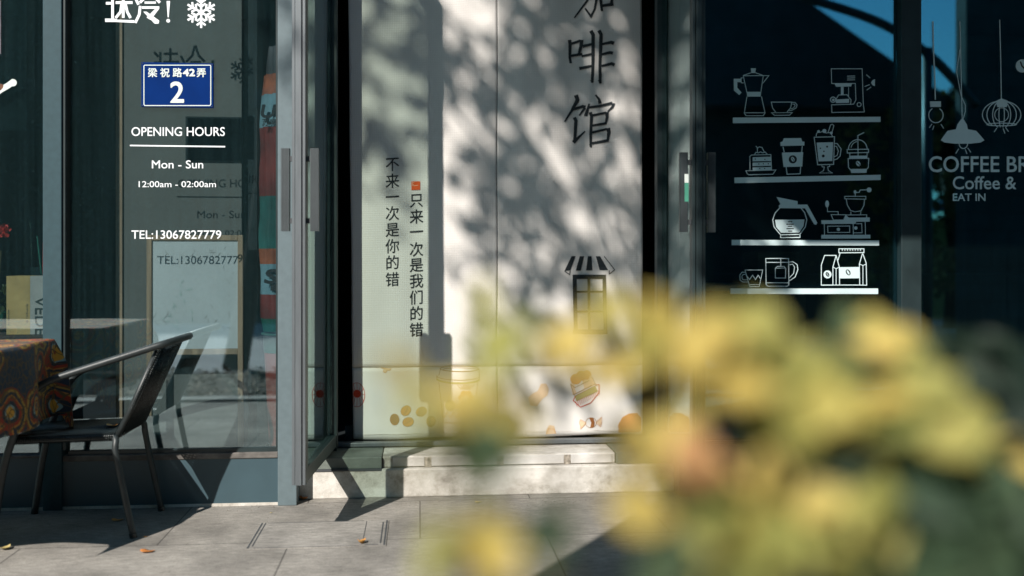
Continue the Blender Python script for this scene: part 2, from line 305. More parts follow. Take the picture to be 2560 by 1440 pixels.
class Draw:
    """flat printed or cut-out marks lying on a surface; fn(px, py) gives the point, each stroke sits a hair proud of the last"""
    def __init__(s, fn, ox=0, oy=0, sc_=1.0, off=0.0012, step=0.00002):
        s.fn = fn; s.ox = ox; s.oy = oy; s.k = sc_; s.mb = MB(); s.d0 = off; s.off = off; s.st = step
    def P(s, p, e): v = s.fn(s.ox + p[0] / s.k, s.oy + p[1] / s.k).copy(); v.y -= e; return v
    def e(s): s.off += s.st; return s.off
    def poly(s, pts, mi=0): e = s.e(); s.mb.add([s.P(p, e) for p in pts], [tuple(range(len(pts)))], mi); return s
    def line(s, pts, wd=6, mi=0, closed=False, w2=None):
        if closed: pts = list(pts) + [pts[0]]
        if s.d0 >= 0.003 and not closed:
            q = [pts[0]]
            for a, b in zip(pts, pts[1:]):
                m_ = max(1, int(math.hypot(b[0] - a[0], b[1] - a[1]) / (8 * s.k))); q += [(a[0] + (b[0] - a[0]) * t / m_, a[1] + (b[1] - a[1]) * t / m_) for t in range(1, m_ + 1)]
            pts = q
        n = len(pts)
        ws = [wd + ((w2 - wd) * i / (n - 1) if w2 is not None else 0) for i in range(n)]
        L_, R_ = [], []
        for i in range(n):
            if closed and i in (0, n - 1): a, b = pts[-2], pts[1]
            else: a, b = pts[max(i - 1, 0)], pts[min(i + 1, n - 1)]
            p = pts[i]; d1 = Vector((p[0] - a[0], p[1] - a[1])); d2 = Vector((b[0] - p[0], b[1] - p[1]))
            d1 = d1.normalized() if d1.length else d2.normalized(); d2 = d2.normalized() if d2.length else d1
            d = (d1 + d2); d = d.normalized() if d.length > 1e-6 else d1
            nn = Vector((-d.y, d.x)); kk = 1 / max(0.45, nn.dot(Vector((-d1.y, d1.x)))); h = ws[i] / 2 * kk
            L_.append((p[0] + nn.x * h, p[1] + nn.y * h)); R_.append((p[0] - nn.x * h, p[1] - nn.y * h))
        e = s.e(); vs = [s.P(p, e) for p in L_ + R_]
        s.mb.add(vs, [(i, i + 1, n + i + 1, n + i) for i in range(n - 1)], mi); return s
    def lines(s, lst, wd=6, mi=0):
        for l in lst: s.line(l, wd, mi)
        return s
    def circ(s, c, rx, ry=None, wd=0, mi=0, a0=0, a1=360, n=28, rot=0):
        ry = ry or rx; a0, a1, rot = R(a0), R(a1), R(rot); pts = []
        for i in range(n + 1):
            a = a0 + (a1 - a0) * i / n; x, y = rx * cos(a), ry * sin(a)
            pts.append((c[0] + x * cos(rot) - y * sin(rot), c[1] + x * sin(rot) + y * cos(rot)))
        full = abs(a1 - a0) > 6.2
        if wd: s.line(pts[:-1] if full else pts, wd, mi, closed=full)
        else: s.poly(pts[:-1] if full else pts, mi)
        return s
    def bean(s, c, rx, ry, rot, mi=0, mi2=1):
        s.circ(c, rx, ry, rot=rot, mi=mi); a = R(rot)
        pts = [(-0.0 + 0.28 * rx * sin(t * pi), t * ry * 0.85) for t in (-1, -0.5, 0, 0.5, 1)]
        s.line([(c[0] + x * cos(a) - y * sin(a), c[1] + x * sin(a) + y * cos(a)) for x, y in pts], rx * 0.38, mi2); return s
    def text(s, body, box, bold=0.0, mi=0, shear=0.0, slant=0.0, keep=False):
        vs, fs = text_mesh(body)
        xs = [v[0] for v in vs]; ys = [v[1] for v in vs]; x0, x1, y0, y1 = min(xs), max(xs), min(ys), max(ys)
        if keep: x0, x1, y0, y1 = 0.0, 1.0, -0.12, 0.88
        bx0, by0, bx1, by1 = box
        offs = [(0, 0)] if not bold else [(0, 0)] + [(bold * cos(a * pi / 3), bold * sin(a * pi / 3)) for a in range(6)]
        for ox, oy in offs:
            e = s.e(); out = []
            for x, y, _ in vs:
                u = (x - x0) / (x1 - x0); v = (y1 - y) / (y1 - y0)
                X = bx0 + u * (bx1 - bx0) + ox + slant * (0.5 - v) * (by1 - by0); Y_ = by0 + v * (by1 - by0) + oy - shear * (u - 0.5) * (bx1 - bx0)
                out.append(s.P((X, Y_), e))
            s.mb.add(out, fs, mi)
        return s
    def build(s, name, mats, parent=None): return s.mb.build(name, mats, parent)
_tc = {}
def text_mesh(body):
    if body in _tc: return _tc[body]
    c = bpy.data.curves.new('lettering', 'FONT'); c.body = body; c.size = 1; c.resolution_u = 4
    o = bpy.data.objects.new('lettering', c); col.objects.link(o); bpy.context.view_layer.update()
    me = bpy.data.meshes.new_from_object(o.evaluated_get(bpy.context.evaluated_depsgraph_get()))
    r = ([tuple(v.co) for v in me.vertices], [tuple(p.vertices) for p in me.polygons])
    bpy.data.objects.remove(o); bpy.data.curves.remove(c); bpy.data.meshes.remove(me); _tc[body] = r; return r

# ================================================================ SETTING
SY = 0.07                                             # front plane of the entrance step
pv = MB().box(-14, 16, -3.2, 0.4, -0.12, 0.0).build('pavement', M['paving']); tag(pv, kind='structure')
tag(boxo('kerb', M['kerb'], -14, 16, -3.38, -3.203, -0.12, 0.02), kind='structure')
tag(boxo('planting_bed_soil', M['soil'], -14, 16, -5.4, -3.383, -0.12, -0.02), kind='structure')
tag(boxo('road', M['road'], -60, 60, -13.0, -5.403, -0.16, -0.03), kind='structure')
tag(boxo('ground', M['soil'], -90, 90, -90, 30, -0.6, -0.2), kind='structure')

# ================================================================ CAFE BUILDING
cafe = empty('cafe_building', (0, 0, 0), 'dark glazed cafe shopfront with grey steel posts and open glass door', 'building')
ZT = 3.3
xa, xb = W(113, 600, 0).x, W(160, 600, 0).x            # left post
xc_, xd = W(697, 700, -0.0).x, W(744, 1200, 0).x        # corner post by the door
zs = W(560, 1128, 0).z                                  # sill level
P_ = MB().box(xa, xb, -0.03, 0.09, 0, ZT).build('post', M['frame'], cafe, bevel=0.003)
boxo('post_gasket', M['frame_dark'], xb + 0.001, W(167, 600, 0).x, -0.02, 0.06, zs + 0.02, ZT, cafe)
pc = MB().box(xc_, xd, -0.035, 0.22, 0.0, ZT).build('post', M['frame_pale'], cafe, bevel=0.003)
# base panels under the glass
bp_ = MB().box(-6, xa - 0.001, -0.012, 0.05, 0, zs - 0.012); bp_.box(xa - 0.0005, xc_ - 0.002, -0.014, 0.05, 0.0, zs - 0.03)
bp_.build('base_panel', M['base'], cafe)
MB().box(xb + 0.001, xc_ - 0.001, -0.02, 0.06, zs - 0.03, zs - 0.004).build('sill', M['sill'], cafe, bevel=0.004)
MB().box(-6, xa - 0.002, -0.02, 0.06, zs - 0.012, zs + 0.0).build('sill', M['sill'], cafe, bevel=0.004)
# dirt line where wall meets paving
MB().box(-6, xc_, -0.018, -0.0145, 0.0, 0.012).build('mortar_line', M['concrete'], cafe)
# left windows
win_a = MB().box(-6, xa - 0.002, 0.0, 0.04, 2.95, ZT).build('window_frame', M['frame_dark'], cafe)
MB().box(-6, xa - 0.003, 0.012, 0.018, zs, 2.95).build('pane', M['glass'], win_a)
win_b = MB().box(xb + 0.02, xc_ - 0.002, 0.0, 0.04, 2.95, ZT).box(xb + 0.02, xc_ - 0.002, -0.004, 0.045, zs - 0.004, zs + 0.012).box(xc_ - 0.012, xc_ - 0.002, -0.004, 0.03, zs + 0.013, 2.949).build('window_frame', M['frame_dark'], cafe)
MB().box(xb + 0.021, xc_ - 0.013, 0.010, 0.016, zs + 0.012, 2.95).build('pane', M['glass'], win_b)
GY = 0.009
gp = lambda px, py: W(px, py, GY)
def lettering(par, m, fn, items, off=0.0012):
    for it in items:
        d = Draw(fn, off=off); kw = dict(it[3]) if len(it) > 3 else {}
        d.text(it[0], it[1], it[2], **kw); o = d.build('lettering', m)
        if par.type == 'MESH': o.parent = par
        else: rel(o, par)
def rel(o, p):
    o.parent = p; o.matrix_parent_inverse = Matrix.Translation(-Vector(p.location)); return o
lettering(win_b, M['white'], gp, [('OPENING HOURS', (329, 318, 562, 340), .22), ('Mon - Sun', (380, 401, 508, 421), .2), ('12:00am - 02:00am', (347, 453, 540, 468), .12), ('TEL:13067827779', (329, 576, 553, 597), .22)])
Draw(gp).poly([(325, 362), (563, 365), (563, 368.5), (325, 365.5)]).build('underline', M['white'], win_b)
# two big bold characters and the exclamation mark, only their lower half in view
d = Draw(gp, 0, 0, 3.0)   # strokes from the enlarged photo
S_ = 20
d.lines([[(845, -60), (845, 150)], [(795, 25), (850, 25)]], S_)                              # walking radical
d.poly([(788, 140), (865, 140), (880, 148), (1008, 152), (1008, 172), (865, 165), (790, 165)])
d.lines([[(795, -60), (830, -20)], [(870, -45), (985, -45)], [(925, -90), (925, 135)], [(868, 20), (995, 20)]], S_)
d.line([(915, 25), (905, 90), (868, 135)], S_); d.line([(940, 25), (955, 90), (980, 135)], S_)
d.line([(1008, -30), (1040, 35)], S_); d.line([(1052, 45), (1045, 110), (1015, 172)], S_)       # ice dots
d.line([(1120, -110), (1100, -30), (1050, 20)], S_); d.line([(1125, -110), (1150, -30), (1200, 20)], S_)
d.line([(1085, 20), (1170, 20)], 16); d.poly([(1065, 48), (1195, 48), (1195, 66), (1065, 66)])
d.poly([(1165, 66), (1195, 66), (1130, 150), (1100, 132)]); d.poly([(1075, 88), (1100, 88), (1195, 155), (1190, 178), (1160, 178)])
d.poly([(1250, 8), (1276, 8), (1266, 130), (1258, 130)]); d.circ((1262, 156), 14)
d.build('lettering', M['white'], win_b)
d = Draw(gp, 503, 31, 1.0)
for k in range(6):
    a = R(90 + 60 * k); u = Vector((cos(a), sin(a))); v = Vector((-u.y, u.x))
    d.line([(0, 0), tuple(u * 39)], 5.5)
    for q, l in ((14, 13), (24, 13)):
        for sg in (1, -1): d.line([tuple(u * q), tuple(u * (q + l * 0.62) + v * sg * l * 0.85)], 5)
d.circ((0, 0), 7); d.build('snowflake_decal', M['white'], win_b)
# scoop sticker on the far left pane
d = Draw(gp, 0, 200, 3.0, off=-0.001)
d.line([(-70, 110), (10, 70), (62, 40), (105, 8)], 44); d.circ((98, 20), 27); d.circ((-30, 75), 62, 42, rot=-30); d.circ((-20, 62), 50, 26, rot=-30, mi=1)
d.build('scoop_decal', [M['signw'], M['coffee']], win_a)

# door frame and inner walls round the doorway
FY = 0.255
xl, xr = W(842, 900, FY).x, W(1642, 900, FY).x
fr = MB().box(xl - 0.062, xl, FY - 0.01, FY + 0.05, 0.178, ZT).box(xr, xr + 0.03, FY - 0.01, FY + 0.05, 0.178, ZT).box(xl + 0.001, xr - 0.001, FY - 0.01, FY + 0.05, 3.14, ZT)
fr.build('door_frame', M['frame_dark'], cafe, bevel=0.003)
MB().box(xl + 0.001, xr - 0.001, FY + 0.055, FY + 0.10, 0.185, 0.205).build('threshold', M['alu'], cafe, bevel=0.003)
MB().box(xl + 0.02, W(905, 1080, 0.5).x, 0.5, 0.54, 0.185, W(900, 1064, 0.5).z).build('skirting_board', M['frame'], cafe)
boxo('door_track', M['alu'], xl - 0.0, xl + 0.004, FY + 0.0, FY + 0.01, 0.21, 3.1, cafe)
boxo('door_track', M['alu'], xr - 0.004, xr, FY + 0.0, FY + 0.01, 0.21, 3.1, cafe)

def ribbed(mb, Mx, x0, x1, y0, y1, z0, z1, axis='x', n=5):
    mb.box(x0, x1, y0, y1, z0, z1, 0, Mx)
    for k in range(1, n):                              # fine grooves cut in the front
        t = x0 + (x1 - x0) * k / n; mb.box(t - 0.0012, t + 0.0012, y0 - 0.0006, y0 + 0.002, z0 + 0.001, z1 - 0.001, 1, Mx)
def leaf_door(hx, hy, ex, ey, side):
    """swung-open glass leaf: local x runs from hinge to free edge; side=+1 inner face to the right"""
    a = Vector((ex - hx, ey - hy, 0)); ln = a.length; ux = a.normalized(); uy = Vector((-ux.y, ux.x, 0))
    if side < 0: uy = -uy
    Mx = Matrix(((ux.x, uy.x, 0, hx), (ux.y, uy.y, 0, hy), (0, 0, 1, 0), (0, 0, 0, 1)))
    t = 0.026; z0, z1 = 0.205, 3.1; b = MB()
    b.box(0, 0.03, -t, t, z0, z1, 0, Mx); b.box(ln - 0.045, ln, -t, t, z0, z1, 0, Mx)
    b.box(0.0305, ln - 0.0455, -t + 0.003, t - 0.003, z0, z0 + 0.055, 0, Mx); b.box(0.0305, ln - 0.0455, -t, t, z1 - 0.08, z1, 0, Mx)
    dr = b.build('door', M['frame_dark'], cafe, bevel=0.002)
    # front-facing edge profile: aluminium, on the right leaf a darker material painting its shade
    e = MB(); e.box(ln + 0.001, ln + 0.012, -t, -t + 0.012, z0, z1, 0, Mx); e.box(ln + 0.001, ln + 0.020, -t + 0.014, t - 0.014, z0, z1, 0, Mx); e.box(ln + 0.001, ln + 0.012, t - 0.012, t, z0, z1, 0, Mx)
    e.box(ln + 0.0005, ln + 0.004, -t + 0.012, t - 0.012, z0 + 0.001, z1 - 0.001, 1, Mx)
    e.build('edge_profile', [M['alu'], M['groove']] if side > 0 else [M['frame_dark'], M['groove']], dr, bevel=0.0015)
    MB().box(0.031, ln - 0.046, -0.004, 0.004, z0 + 0.056, z1 - 0.081, 0, Mx).build('pane', M['glass_d'], dr)
    for sg in (1, -1):                                  # pull handle on each face
        hb = MB(); y0, y1 = sorted((sg * (t + 0.014), sg * (t + 0.046)))
        zt, zb = 1.497, 1.178
        xh0, xh1 = ln - 0.032, ln - 0.008
        hb.box(xh0, xh1, y0, y1, zb, zt, 0, Mx)
        for k in range(1, 6):
            yy = y0 + (y1 - y0) * k / 6; hb.box(xh1, xh1 + 0.0015, yy - 0.0009, yy + 0.0009, zb, zt - 0.001, 1, Mx)
        for zz in (zb + 0.03, zt - 0.05): hb.box(ln - 0.028, ln - 0.012, min(sg * t, sg * (t + 0.014)), max(sg * t, sg * (t + 0.014)), zz, zz + 0.02, 1, Mx)
        hb.build('handle', [M['handle'], M['groove']] if side > 0 else [M['frame_dark'], M['groove']], dr)  # right handles take the dark frame material in place of shade
    if side < 0:
        st = MB(); y0, y1 = t + 0.012, t + 0.026
        st.box(ln - 0.0075, ln - 0.006, y0 + 0.0, y1 + 0.002, 1.41, 1.375, 0, Mx); st.box(ln - 0.0075, ln - 0.006, y0, y1 + 0.002, 1.300, 1.374, 1, Mx)
        st.build('push_sticker', [M['signw'], mat('green_sticker', (0.05, 0.25, 0.17), 0.6)], dr)
    return dr
el = W(748, 900, -0.55); er = W(1746, 900, -0.55)
leaf_door(xl - 0.02, FY - 0.012, el.x, el.y, +1)
leaf_door(xr + 0.02, FY - 0.012, er.x, er.y, -1)

# right-hand glazing
x0r = xr + 0.035
xp0, xp1 = W(2246, 600, 0).x, W(2296, 600, 0).x
zs2 = W(1850, 1100, 0).z
MB().box(x0r, x0r + 0.07, -0.03, 0.22, 0, ZT).build('post', M['frame_dark'], cafe, bevel=0.003)
MB().box(xp0, xp1, -0.03, 0.09, 0, ZT).build('post', M['frame_dark'], cafe, bevel=0.003)
MB().box(x0r + 0.071, 7, -0.014, 0.05, 0, zs2 - 0.016).build('base_panel', M['base'], cafe)
MB().box(x0r + 0.071, xp0 - 0.001, -0.022, 0.06, zs2 - 0.015, zs2).build('sill', M['frame'], cafe, bevel=0.003)
MB().box(xp1 + 0.001, 7, -0.022, 0.06, zs2 - 0.015, zs2).build('sill', M['frame'], cafe, bevel=0.003)
win_c = MB().box(x0r + 0.071, xp0 - 0.001, 0, 0.04, 2.95, ZT).build('window_frame', M['frame_dark'], cafe)
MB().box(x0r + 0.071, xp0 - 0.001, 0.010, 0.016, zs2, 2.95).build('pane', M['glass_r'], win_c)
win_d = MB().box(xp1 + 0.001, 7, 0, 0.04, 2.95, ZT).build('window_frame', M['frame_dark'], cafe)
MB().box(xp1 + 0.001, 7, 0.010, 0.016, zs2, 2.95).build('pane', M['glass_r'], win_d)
# shell of the room behind the glass
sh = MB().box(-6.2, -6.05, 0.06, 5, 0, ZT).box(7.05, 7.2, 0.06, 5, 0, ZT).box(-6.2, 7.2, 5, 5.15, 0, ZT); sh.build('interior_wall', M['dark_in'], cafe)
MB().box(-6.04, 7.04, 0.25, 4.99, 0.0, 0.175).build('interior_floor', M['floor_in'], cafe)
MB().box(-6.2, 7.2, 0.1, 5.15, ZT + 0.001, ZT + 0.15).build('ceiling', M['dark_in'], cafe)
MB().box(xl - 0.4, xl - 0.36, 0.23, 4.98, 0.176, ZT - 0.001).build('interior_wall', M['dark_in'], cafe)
MB().box(0.30, 7.6, -2.55, -0.04, ZT + 0.01, ZT + 0.12).build('added_shade_eave', M['roofdark'], cafe)  # unseen overhang added only to shade the right-hand glazing
MB().box(-6.3, 7.6, -0.039, 5.3, ZT + 0.16, ZT + 2.2).build('upper_wall', M['walldark'], cafe)

# ---------------- window pictures on the right glass (white vinyl with shade put into its colour, outlined icons)
A4 = dict(ox=1740, oy=120, sc_=4.0); A5 = dict(ox=1740, oy=420, sc_=4.0)
VM = [M['white_r'], M['ink']]
d = Draw(gp)
for q in ([(1832, 294), (2201, 292), (2201, 305), (1832, 308)], [(1836, 444), (2201.5, 437), (2201.5, 450), (1836, 458)], [(1829, 599.5), (2197.5, 601), (2197.5, 614), (1829, 613)], [(1826, 721), (2195, 721), (2195, 735), (1826, 735)]): d.poly(q)
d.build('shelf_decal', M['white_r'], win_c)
d = Draw(gp, **A4)   # stovetop pot
d.poly([(547, 203), (599, 203), (592, 245), (553, 245)]); d.line([(470, 275), (553, 247), (592, 247), (670, 275)], 7)
d.line([(470, 278), (728, 276), (668, 352)], 7); d.line([(672, 278), (648, 440)], 7); d.line([(472, 278), (508, 442), (650, 442)], 7)
d.line([(470, 298), (450, 300), (452, 348), (478, 350)], 7); d.poly([(376, 308), (448, 308), (448, 342), (412, 342), (412, 398), (455, 445), (432, 470), (378, 425)])
d.poly([(505, 440), (650, 440), (646, 486), (512, 486)]); d.line([(508, 488), (482, 650), (500, 677), (672, 677), (690, 650), (654, 486)], 7); d.line([(484, 648), (688, 648)], 7)
d.build('moka_pot_decal', M['white_r'], win_c)
d = Draw(gp, **A4)
d.line([(795, 640), (765, 600), (752, 541), (958, 541), (945, 600), (910, 640)], 7); d.line([(960, 545), (990, 545), (1010, 570), (1000, 600), (960, 622), (932, 628)], 7); d.line([(965, 562), (985, 562), (990, 578), (975, 600), (948, 610)], 6)
d.line([(755, 648), (962, 646), (935, 672), (785, 674)], 7, closed=True); d.build('cup_decal', M['white_r'], win_c)
d = Draw(gp, **A4)
d.line([(1355, 355), (1352, 208), (1660, 208), (1672, 565), (1682, 640)], 7); d.line([(1355, 355), (1592, 355), (1598, 520), (1575, 562), (1355, 568), (1358, 645), (1682, 640)], 7)
d.lines([[(1510, 282), (1590, 280)], [(1510, 301), (1590, 299)], [(1510, 320), (1590, 318)]], 7)
d.poly([(1385, 358), (1560, 358), (1550, 385), (1400, 388)]); d.poly([(1448, 388), (1475, 388), (1475, 465), (1448, 465)]); d.line([(1525, 392), (1525, 490)], 6)
d.line([(1395, 520), (1425, 470), (1510, 468), (1550, 520), (1545, 562)], 7); d.poly([(1395, 515), (1530, 508), (1530, 548), (1400, 552)]); d.circ((1370, 517), 26, wd=9); d.circ((1372, 520), 13)
d.circ((1630, 566), 20, wd=7); d.poly([(1788, 312), (1765, 322), (1748, 347), (1765, 372), (1788, 382)]); d.lines([[(1702, 266), (1740, 300)], [(1686, 386), (1736, 366)], [(1706, 421), (1750, 390)]], 7)
d.build('coffee_machine_decal', M['white_r'], win_c)
d = Draw(gp, **A4)   # cake
d.line([(498, 1228), (512, 1258), (530, 1268), (768, 1262), (798, 1220)], 7, closed=True); d.line([(540, 1220), (538, 1085), (555, 1070), (748, 1066), (755, 1222)], 7)
d.poly([(566, 1092), (745, 1088), (748, 1130), (566, 1134)]); d.poly([(566, 1146), (748, 1142), (748, 1178), (566, 1182)]); d.poly([(566, 1194), (750, 1190), (752, 1222), (566, 1224)])
for c in ((592, 1110), (688, 1114), (627, 1160), (673, 1158), (722, 1158), (637, 1206), (686, 1204)): d.circ(c, 6, mi=1, n=10)
d.line([(585, 1064), (600, 1042), (625, 1050), (645, 1038), (668, 1050), (690, 1040), (712, 1062)], 7); d.line([(615, 1040), (612, 1005), (632, 988), (660, 995), (682, 1040)], 7); d.line([(598, 980), (615, 1000)], 7)
d.build('cake_decal', VM, win_c)
d = Draw(gp, **A4)
d.poly([(878, 903), (1050, 901), (1062, 935), (1083, 938), (1083, 975), (845, 980), (843, 942), (866, 935)]); d.poly([(858, 1046), (1070, 1042), (1062, 1186), (875, 1190)])
d.line([(868, 985), (882, 1042)], 8); d.line([(1062, 980), (1056, 1042)], 8); d.line([(900, 1190), (910, 1262), (1040, 1258), (1046, 1188)], 8)
d.circ((967, 1114), 41, mi=1); d.bean((967, 1112), 16, 25, -25); d.build('takeaway_cup_decal', VM, win_c)
d = Draw(gp, **A4)
d.line([(1180, 892), (1384, 888), (1375, 1164), (1216, 1168)], 8, closed=True); d.poly([(1205, 946), (1370, 942), (1362, 1130), (1226, 1134)])
for c, r in (((1243, 1003), 7), ((1310, 987), 10), ((1278, 1034), 8), ((1271, 1080), 15)): d.circ(c, r, mi=1, n=12)
d.line([(1200, 886), (1205, 855), (1225, 835), (1240, 845), (1262, 835), (1300, 850), (1345, 845), (1365, 885)], 7); d.circ((1225, 835), 14); d.circ((1283, 830), 20); d.circ((1352, 850), 14)
d.line([(1318, 850), (1345, 770), (1360, 762), (1378, 775), (1358, 850)], 7); d.line([(1378, 955), (1410, 955), (1450, 1010), (1440, 1080), (1410, 1110), (1372, 1122)], 8); d.line([(1380, 980), (1405, 985), (1422, 1030), (1410, 1075), (1374, 1092)], 7)
d.line([(1258, 1172), (1260, 1188), (1282, 1190), (1275, 1225), (1236, 1250), (1362, 1250), (1322, 1225), (1316, 1190), (1336, 1185), (1336, 1170)], 7); d.build('iced_coffee_decal', VM, win_c)
d = Draw(gp, **A4)
d.line([(1510, 1015), (1724, 1012), (1724, 1045), (1512, 1050)], 8, closed=True); d.circ((1617, 1012), 93, 95, wd=8, a0=180, a1=360); d.circ((1617, 1010), 68, 74, wd=7, a0=190, a1=265)
d.line([(1680, 846), (1618, 875), (1620, 1100)], 8); d.poly([(1532, 1078), (1712, 1076), (1712, 1102), (1532, 1104)]); d.line([(1536, 1052), (1538, 1080)], 7); d.line([(1710, 1050), (1710, 1078)], 7)
d.line([(1520, 1106), (1726, 1104), (1722, 1195), (1705, 1212), (1540, 1214), (1524, 1195)], 8, closed=True); d.poly([(1540, 1214), (1708, 1212), (1705, 1248), (1552, 1250)]); d.bean((1621, 1156), 20, 28, -30)
d.build('frappe_cup_decal', VM, win_c)
d = Draw(gp, **A5)   # jug
d.poly([(805, 290), (1015, 332), (1015, 366), (1112, 366), (1212, 548), (1200, 568), (1178, 560), (1090, 404), (832, 402), (826, 375), (845, 362)])
d.line([(835, 402), (790, 450), (766, 520), (780, 590), (845, 668)], 9); d.line([(1050, 402), (1085, 445), (1107, 515), (1092, 590), (1035, 668)], 9); d.line([(845, 668), (1038, 664), (1038, 694), (845, 696)], 9, closed=True)
d.poly([(790, 518), (1083, 515), (1075, 580), (1032, 645), (850, 648), (800, 590)])
for y, a, b in ((538, 918, 962), (562, 902, 976), (583, 918, 960), (607, 903, 976), (631, 918, 962)): d.line([(a, y), (b, y)], 11, 1)
d.build('coffee_jug_decal', VM, win_c)
d = Draw(gp, **A5)   # grinder
d.circ((1730, 219), 24); d.line([(1706, 218), (1642, 220), (1632, 243), (1595, 245)], 8); d.circ((1590, 240), 14, 18); d.line([(1592, 255), (1592, 282)], 8)
d.line([(1487, 284), (1697, 283), (1697, 312), (1487, 308)], 7, closed=True); d.line([(1502, 312), (1512, 370), (1545, 425), (1590, 438), (1650, 428), (1678, 375), (1684, 312)], 7)
d.line([(1548, 438), (1548, 466)], 7); d.line([(1646, 436), (1646, 466)], 7); d.line([(1500, 470), (1706, 468), (1706, 496)], 7)
d.poly([(1498, 470), (1525, 496), (1736, 495), (1736, 536), (1600, 538), (1595, 558), (1254, 560), (1252, 522), (1478, 522)])
d.circ((1310, 360), 19, 35); d.line([(1312, 392), (1315, 436), (1420, 436), (1422, 464)], 7); d.line([(1350, 466), (1498, 468), (1475, 520), (1372, 520)], 7, closed=True)
d.line([(1282, 560), (1284, 668)], 7); d.line([(1570, 556), (1572, 666)], 7); d.line([(1690, 536), (1694, 668)], 7); d.line([(1315, 582), (1536, 580), (1536, 644), (1318, 645)], 7, closed=True); d.circ((1423, 614), 17)
d.line([(1600, 558), (1655, 556), (1660, 648), (1576, 648)], 7); d.circ((1597, 600), 17); d.poly([(1252, 668), (1742, 668), (1742, 704), (1252, 706)]); d.build('coffee_grinder_decal', VM, win_c)
d = Draw(gp, **A5)
d.line([(490, 1020), (666, 1020), (632, 1186), (536, 1186)], 7, closed=True); d.line([(500, 1072), (535, 1115), (565, 1072), (595, 1115), (620, 1072), (645, 1108)], 8); d.line([(530, 1166), (638, 1166)], 6)
d.line([(495, 1042), (460, 1042), (438, 1070), (440, 1120), (465, 1140), (518, 1140)], 7); d.line([(500, 1062), (470, 1065), (458, 1085), (462, 1110), (475, 1118), (508, 1118)], 6); d.build('small_cup_decal', M['white_r'], win_c)
d = Draw(gp, **A5)
d.line([(697, 905), (925, 904), (928, 1165), (915, 1182), (718, 1182), (700, 1165)], 8, closed=True); d.lines([[(700, 944), (922, 943)], [(700, 1148), (925, 1148)]], 8); d.line([(846, 905), (848, 982)], 8)
d.line([(812, 984), (880, 984), (896, 1005), (894, 1100), (793, 1100), (792, 1005)], 8, closed=True); d.line([(795, 1002), (895, 1000)], 6); d.line([(925, 940), (970, 938), (1010, 965), (1018, 1015), (990, 1090), (932, 1128)], 8); d.line([(932, 968), (965, 962), (985, 990), (975, 1055), (932, 1098)], 7)
d.build('tea_mug_decal', M['white_r'], win_c)
d = Draw(gp, **A5)
d.line([(1252, 1170), (1252, 970), (1285, 874), (1400, 874), (1368, 990), (1368, 1170)], 8, closed=True); d.line([(1400, 874), (1432, 990), (1435, 1170), (1252, 1172)], 8); d.line([(1370, 990), (1400, 1008), (1430, 992)], 7); d.line([(1400, 1008), (1400, 1168)], 7)
d.circ((1314, 1064), 40); d.circ((1314, 1064), 17, 26, rot=-30, mi=1); d.line([(1306, 1050), (1322, 1078)], 4)
d.line([(1428, 808), (1678, 808), (1678, 846), (1428, 848)], 8, closed=True)
for k in range(8): d.line([(1462 + k * 26, 812), (1462 + k * 26, 830)], 7)
d.line([(1440, 850), (1418, 925)], 8); d.line([(1665, 850), (1632, 960), (1636, 1170), (1705, 1172), (1700, 950), (1665, 850)], 8); d.line([(1634, 960), (1668, 975), (1700, 960)], 7); d.line([(1668, 975), (1668, 1170)], 7); d.line([(1434, 1170), (1640, 1170)], 8)
d.poly([(1434, 992), (1632, 990), (1634, 1102), (1436, 1104)]); d.circ((1520, 1044), 22, 32, rot=-30, mi=1); d.bean((1520, 1044), 9, 24, -30, 0, 0)
d.build('coffee_bag_decal', VM, win_c)
# pendant lamps and lettering on the far right pane
A6 = dict(ox=2200, oy=0, sc_=2.6667)
d = Draw(gp, **A6)
d.line([(352, 143), (356, 330), (366, 560), (368, 665)], 8); d.poly([(332, 676), (405, 676), (405, 713), (334, 713)]); d.circ((372, 768), 48, 50, wd=6, a0=-60, a1=240); d.lines([[(346, 826), (328, 852)], [(359, 838), (350, 866)], [(405, 828), (424, 856)]], 5)
d.build('bulb_lamp_decal', M['white_r'], win_d)
d = Draw(gp, **A6)
d.line([(532, 143), (540, 500), (547, 795)], 6); d.line([(532, 330), (510, 480), (540, 640), (568, 700), (568, 745), (552, 795)], 5)
d.poly([(540, 795), (556, 795), (578, 830), (585, 862), (640, 872), (670, 905), (695, 935), (670, 950), (600, 958), (500, 958), (430, 950), (405, 935), (425, 905), (450, 872), (505, 862), (515, 830)])
d.circ((555, 958), 28, 32, wd=6, a0=0, a1=180); d.lines([[(524, 992), (504, 1024)], [(568, 996), (579, 1026)], [(584, 986), (605, 1016)]], 5); d.build('pendant_lamp_decal', M['white_r'], win_d)
d = Draw(gp, **A6)
d.line([(797, 132), (804, 400), (808, 662)], 6); d.poly([(775, 672), (808, 656), (850, 672), (845, 714), (780, 714)])
for rx in (128, 98, 60, 18): d.circ((810, 765), rx, 92, wd=6, a0=130 if rx > 70 else 115, a1=265); d.circ((810, 765), rx, 92, wd=6, a0=-85, a1=50 if rx > 70 else 65)
d.circ((810, 830), 98, 9, wd=6); d.circ((810, 765), 46, wd=5); d.lines([[(778, 854), (760, 880)], [(820, 856), (832, 890)], [(836, 850), (856, 878)]], 5); d.build('cage_lamp_decal', M['white_r'], win_d)
d = Draw(gp, **A6)
d.circ((948, 440), 44); d.circ((985, 430), 40); d.line([(935, 410), (945, 440), (975, 470)], 10, 1); d.build('bean_decal', VM, win_d)
lettering(win_d, M['white_r'], gp, [('COFFEE BREAK', (2322, 391, 2668, 430), .7), ('Coffee &', (2382, 441, 2540, 473), .5), ('EAT IN', (2382, 484, 2463, 502), .4)])

